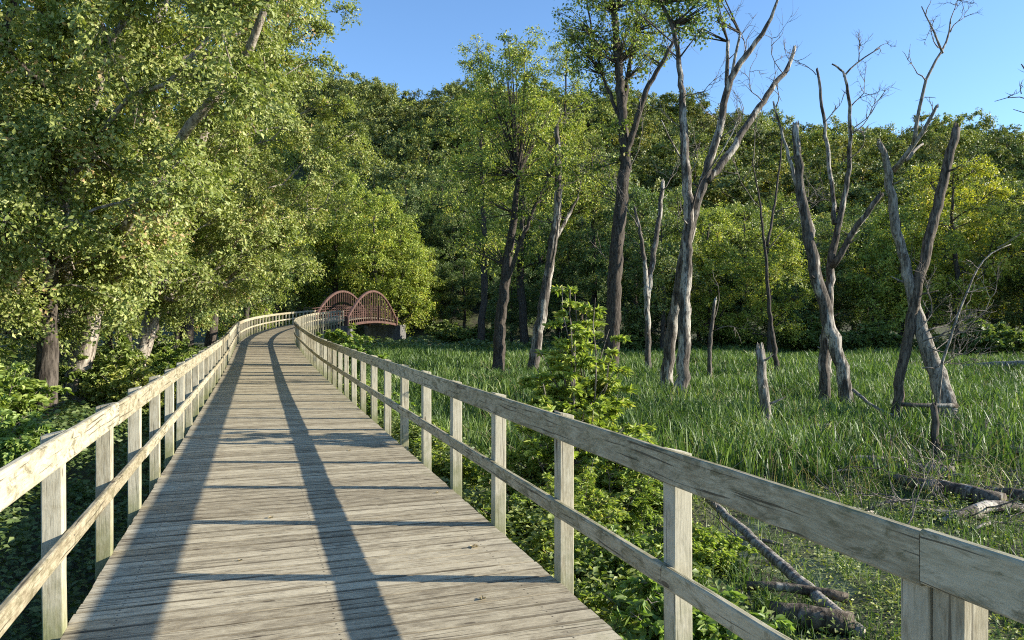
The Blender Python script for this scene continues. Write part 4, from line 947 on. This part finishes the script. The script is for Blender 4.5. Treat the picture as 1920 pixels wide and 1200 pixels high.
for sh, x, y, sc, tint, lab in [
    (wide, 1.35, 9.7, .8, (1, 1, 1), "broad yellow green shrub at the foot of the tall shrub on its marsh side"),
    (wide, .7, 8.9, .66, (1.05, 1, .9), "leafy shrub between the rail and the tall shrub"),
    (low, 1.0, 7.3, .72, (.8, .85, .9), "darker low shrub below the rail in front of the yellow green ones"),
    (low, .45, 7.4, .62, (1.1, 1.05, .9), "low sunlit shrub close to the rail left of the darker one"),
    (wide, 2.1, 10.6, .62, (1.05, 1.05, .9), "low spreading shrub at the marsh side of the broad yellow green one"),
    (low, 1.75, 7.9, .62, (1, 1, .85), "loose yellowish shrub where the slanting log begins"),
    (low2, .55, 6.5, .5, (1, 1, .9), "small shrub right under the third rail post"),
    (low, .2, 10.2, .72, (1.1, 1.05, .9), "shrub behind the rail at the left foot of the tall shrub"),
    (low2, .95, 5.0, .5, (.9, .95, .9), "small leafy plant under the rail between the second and third near posts"),
    (low, -.1, 8.6, .75, (1, 1, 1), "low shrub seen through the rails before the tall shrub"),
    (low2, 1.3, 5.7, .85, (.75, .85, .9), "low dark green shrub beside the second rail post"),
    (low, -.9, 11.4, .85, (1.05, 1, .9), "small shrub seen through the rails beyond the tall shrub"),
    (low2, -1.9, 14.8, .95, (1, 1, 1), "small shrub pushing through the rails further along"),
    (low, -3.2, 18.5, .95, (.9, 1, .9), "leafy shrub at the edge of the sedge by the boardwalk"),
    (low2, -5.0, 23.5, .95, (.95, 1, .9), "weedy shrub below the rail where the boardwalk starts to climb"),
    (low2, 1.9, 4.2, .72, (1.05, 1.05, .95), "leafy plant under the near rail at the bottom right"),
    (low, 2.65, 3.7, .85, (1.1, 1.05, .9), "leafy plant right of the near rail post at the bottom"),
    (low2, 1.55, 3.5, .62, (.8, .9, .9), "small dark plant below the near rail posts"),
    (low, 3.25, 5.2, .5, (1, 1.05, .9), "small leafy plant growing by the slanting log"),
    (low2, 2.3, 8.3, .45, (1, 1, .9), "yellowish plant behind the near rail where the log comes down")]:
    shrub(sh, x, y, lab, sc, random.uniform(0, 6.28), tint)
elder = shrub_mesh(405, 2.6, 1.9, 26, 4600, .2)
shrub(elder, -9.0, 37.5, "leafy sapling rising over the rail in front of the footbridge", 1.05, 1.0, (1, 1, .9))
shrub(elder, -7.6, 36.0, "lower leafy shrub in front of the footbridge, right of the sapling", .78, 2.5, (.9, 1, .9))
lsh = shrub_mesh(406, 1.7, 1.3, 30, 5200, .13, wr=.5, mat='leaf_cover')
for x, y, sc, tint, lab in [(-10.2, 14.2, 1.2, (1.5, 1.5, 1), "bright leafy bush under the big trees nearest the left rail"), (-12.4, 16.2, 1.45, (1.3, 1.3, 1), "bush in front of the pale leaning trunk"),
                       (-9.6, 18.8, 1.0, (1.9, 1.6, 1.2), "dry looking bush with reddish stems between trunks and rail"), (-7.6, 11.0, .8, (1.3, 1.4, 1), "bush just outside the left rail"),
                       (-14.6, 15.5, 1.35, (1.6, 1.6, 1), "broad leaved bush at the left edge"), (-11.2, 20.8, 1.35, (1.2, 1.2, .9), "bush at the foot of the long slanting trunk"),
                       (-12.6, 27.5, 1.1, (1.5, 1.5, .9), "light green bush below the crowns along the left rail"), (-14.4, 31.0, 1.3, (1.1, 1.1, .9), "bush under the tree before the boardwalk bend"),
                       (-6.6, 8.0, .62, (1.2, 1.3, 1), "low bush beside the sloping left rail")]:
    shrub(lsh, x, y, lab, sc, random.uniform(0, 6.28), tint, group="bushes left of the boardwalk")
bsh = shrub_mesh(407, 3.2, 3.0, 28, 5200, .3, wr=.6, mat='leaf_cover')
for px, d, sc, lab in [(835, 90, .9, "bush beside the far abutment of the footbridge"), (850, 78, .8, "low bush at the marsh edge right of the footbridge"), (900, 74, .75, "round bush at the marsh edge below the light green trees"),
                       (1180, 60, .8, "round bush in the shade behind the tall trunk"), (1380, 62, .9, "bush in the shade behind the upright stump"), (1520, 58, 1.0, "low bush behind the pale stump"), (1640, 56, .9, "bush behind the crossed dead trunks"), (1850, 50, 1.0, "bush at the foot of the golden tree")]:
    x = (px - 960) / FPX * d; shrub(bsh, x, d, lab, sc, px * .1, (1.1, 1.1, .9), group="bushes along the far marsh edge")

# ------------------------------------------------------------------ dry leaves on the planks
def dry_leaf(px, y, size, label, seed):
    rg = np.random.default_rng(seed); x = (px - 960) / FPX * y; n = 9; th = np.linspace(0, 2 * math.pi, 15)[:-1]
    rad = size * (1 + .35 * np.cos(5 * th)) * rg.uniform(.8, 1.1, 14)
    ring = np.stack([np.cos(th) * rad, np.sin(th) * rad, .55 * size * np.abs(np.sin(th * 1.5 + 1)) + .004], -1)
    mid = ring * .45; mid[:, 2] = .2 * size
    V = np.vstack([[[0, 0, .25 * size]], mid, ring]); F = []
    for i in range(14):
        j = (i + 1) % 14; F += [(0, 1 + i, 1 + j), (1 + i, 15 + i, 15 + j), (1 + i, 15 + j, 1 + j)]
    o = obj("dry_leaf", mesh_from("dry_leaf", V, np.array(F), M['dryleaf'], point_attr={"var": rg.uniform(0, 1, len(V))}), loc=(x, y, .003)); o.rotation_euler = (0, 0, seed); tag(o, label, "leaf", "dry leaves on the planks")
dry_leaf(890, 5.40, .030, "curled tan leaf lying on the sunlit planks near the right rail", 1)
for i_, (px_, y_, lab_) in enumerate([(742, 8.6, "small tan leaf on the planks near the dappled shade"), (655, 9.4, "small tan leaf between the two rail shadows"), (905, 4.4, "brown leaf scrap on the planks by the near rail post"),
        (450, 5.1, "brown leaf scrap in the shade strip along the left edge of the planks"), (820, 7.1, "tan leaf scrap beside the right edge of the planks"), (560, 12.0, "tiny leaf scrap far along the planks")]):
    dry_leaf(px_, y_, .013 + .004 * (i_ % 3), lab_, 10 + i_)
dry_leaf(508, 6.2, .022, "small brown leaf on the planks inside the shaded strip", 2)
dry_leaf(865, 2.8, .018, "tiny dark leaf scrap on the nearest planks", 3)
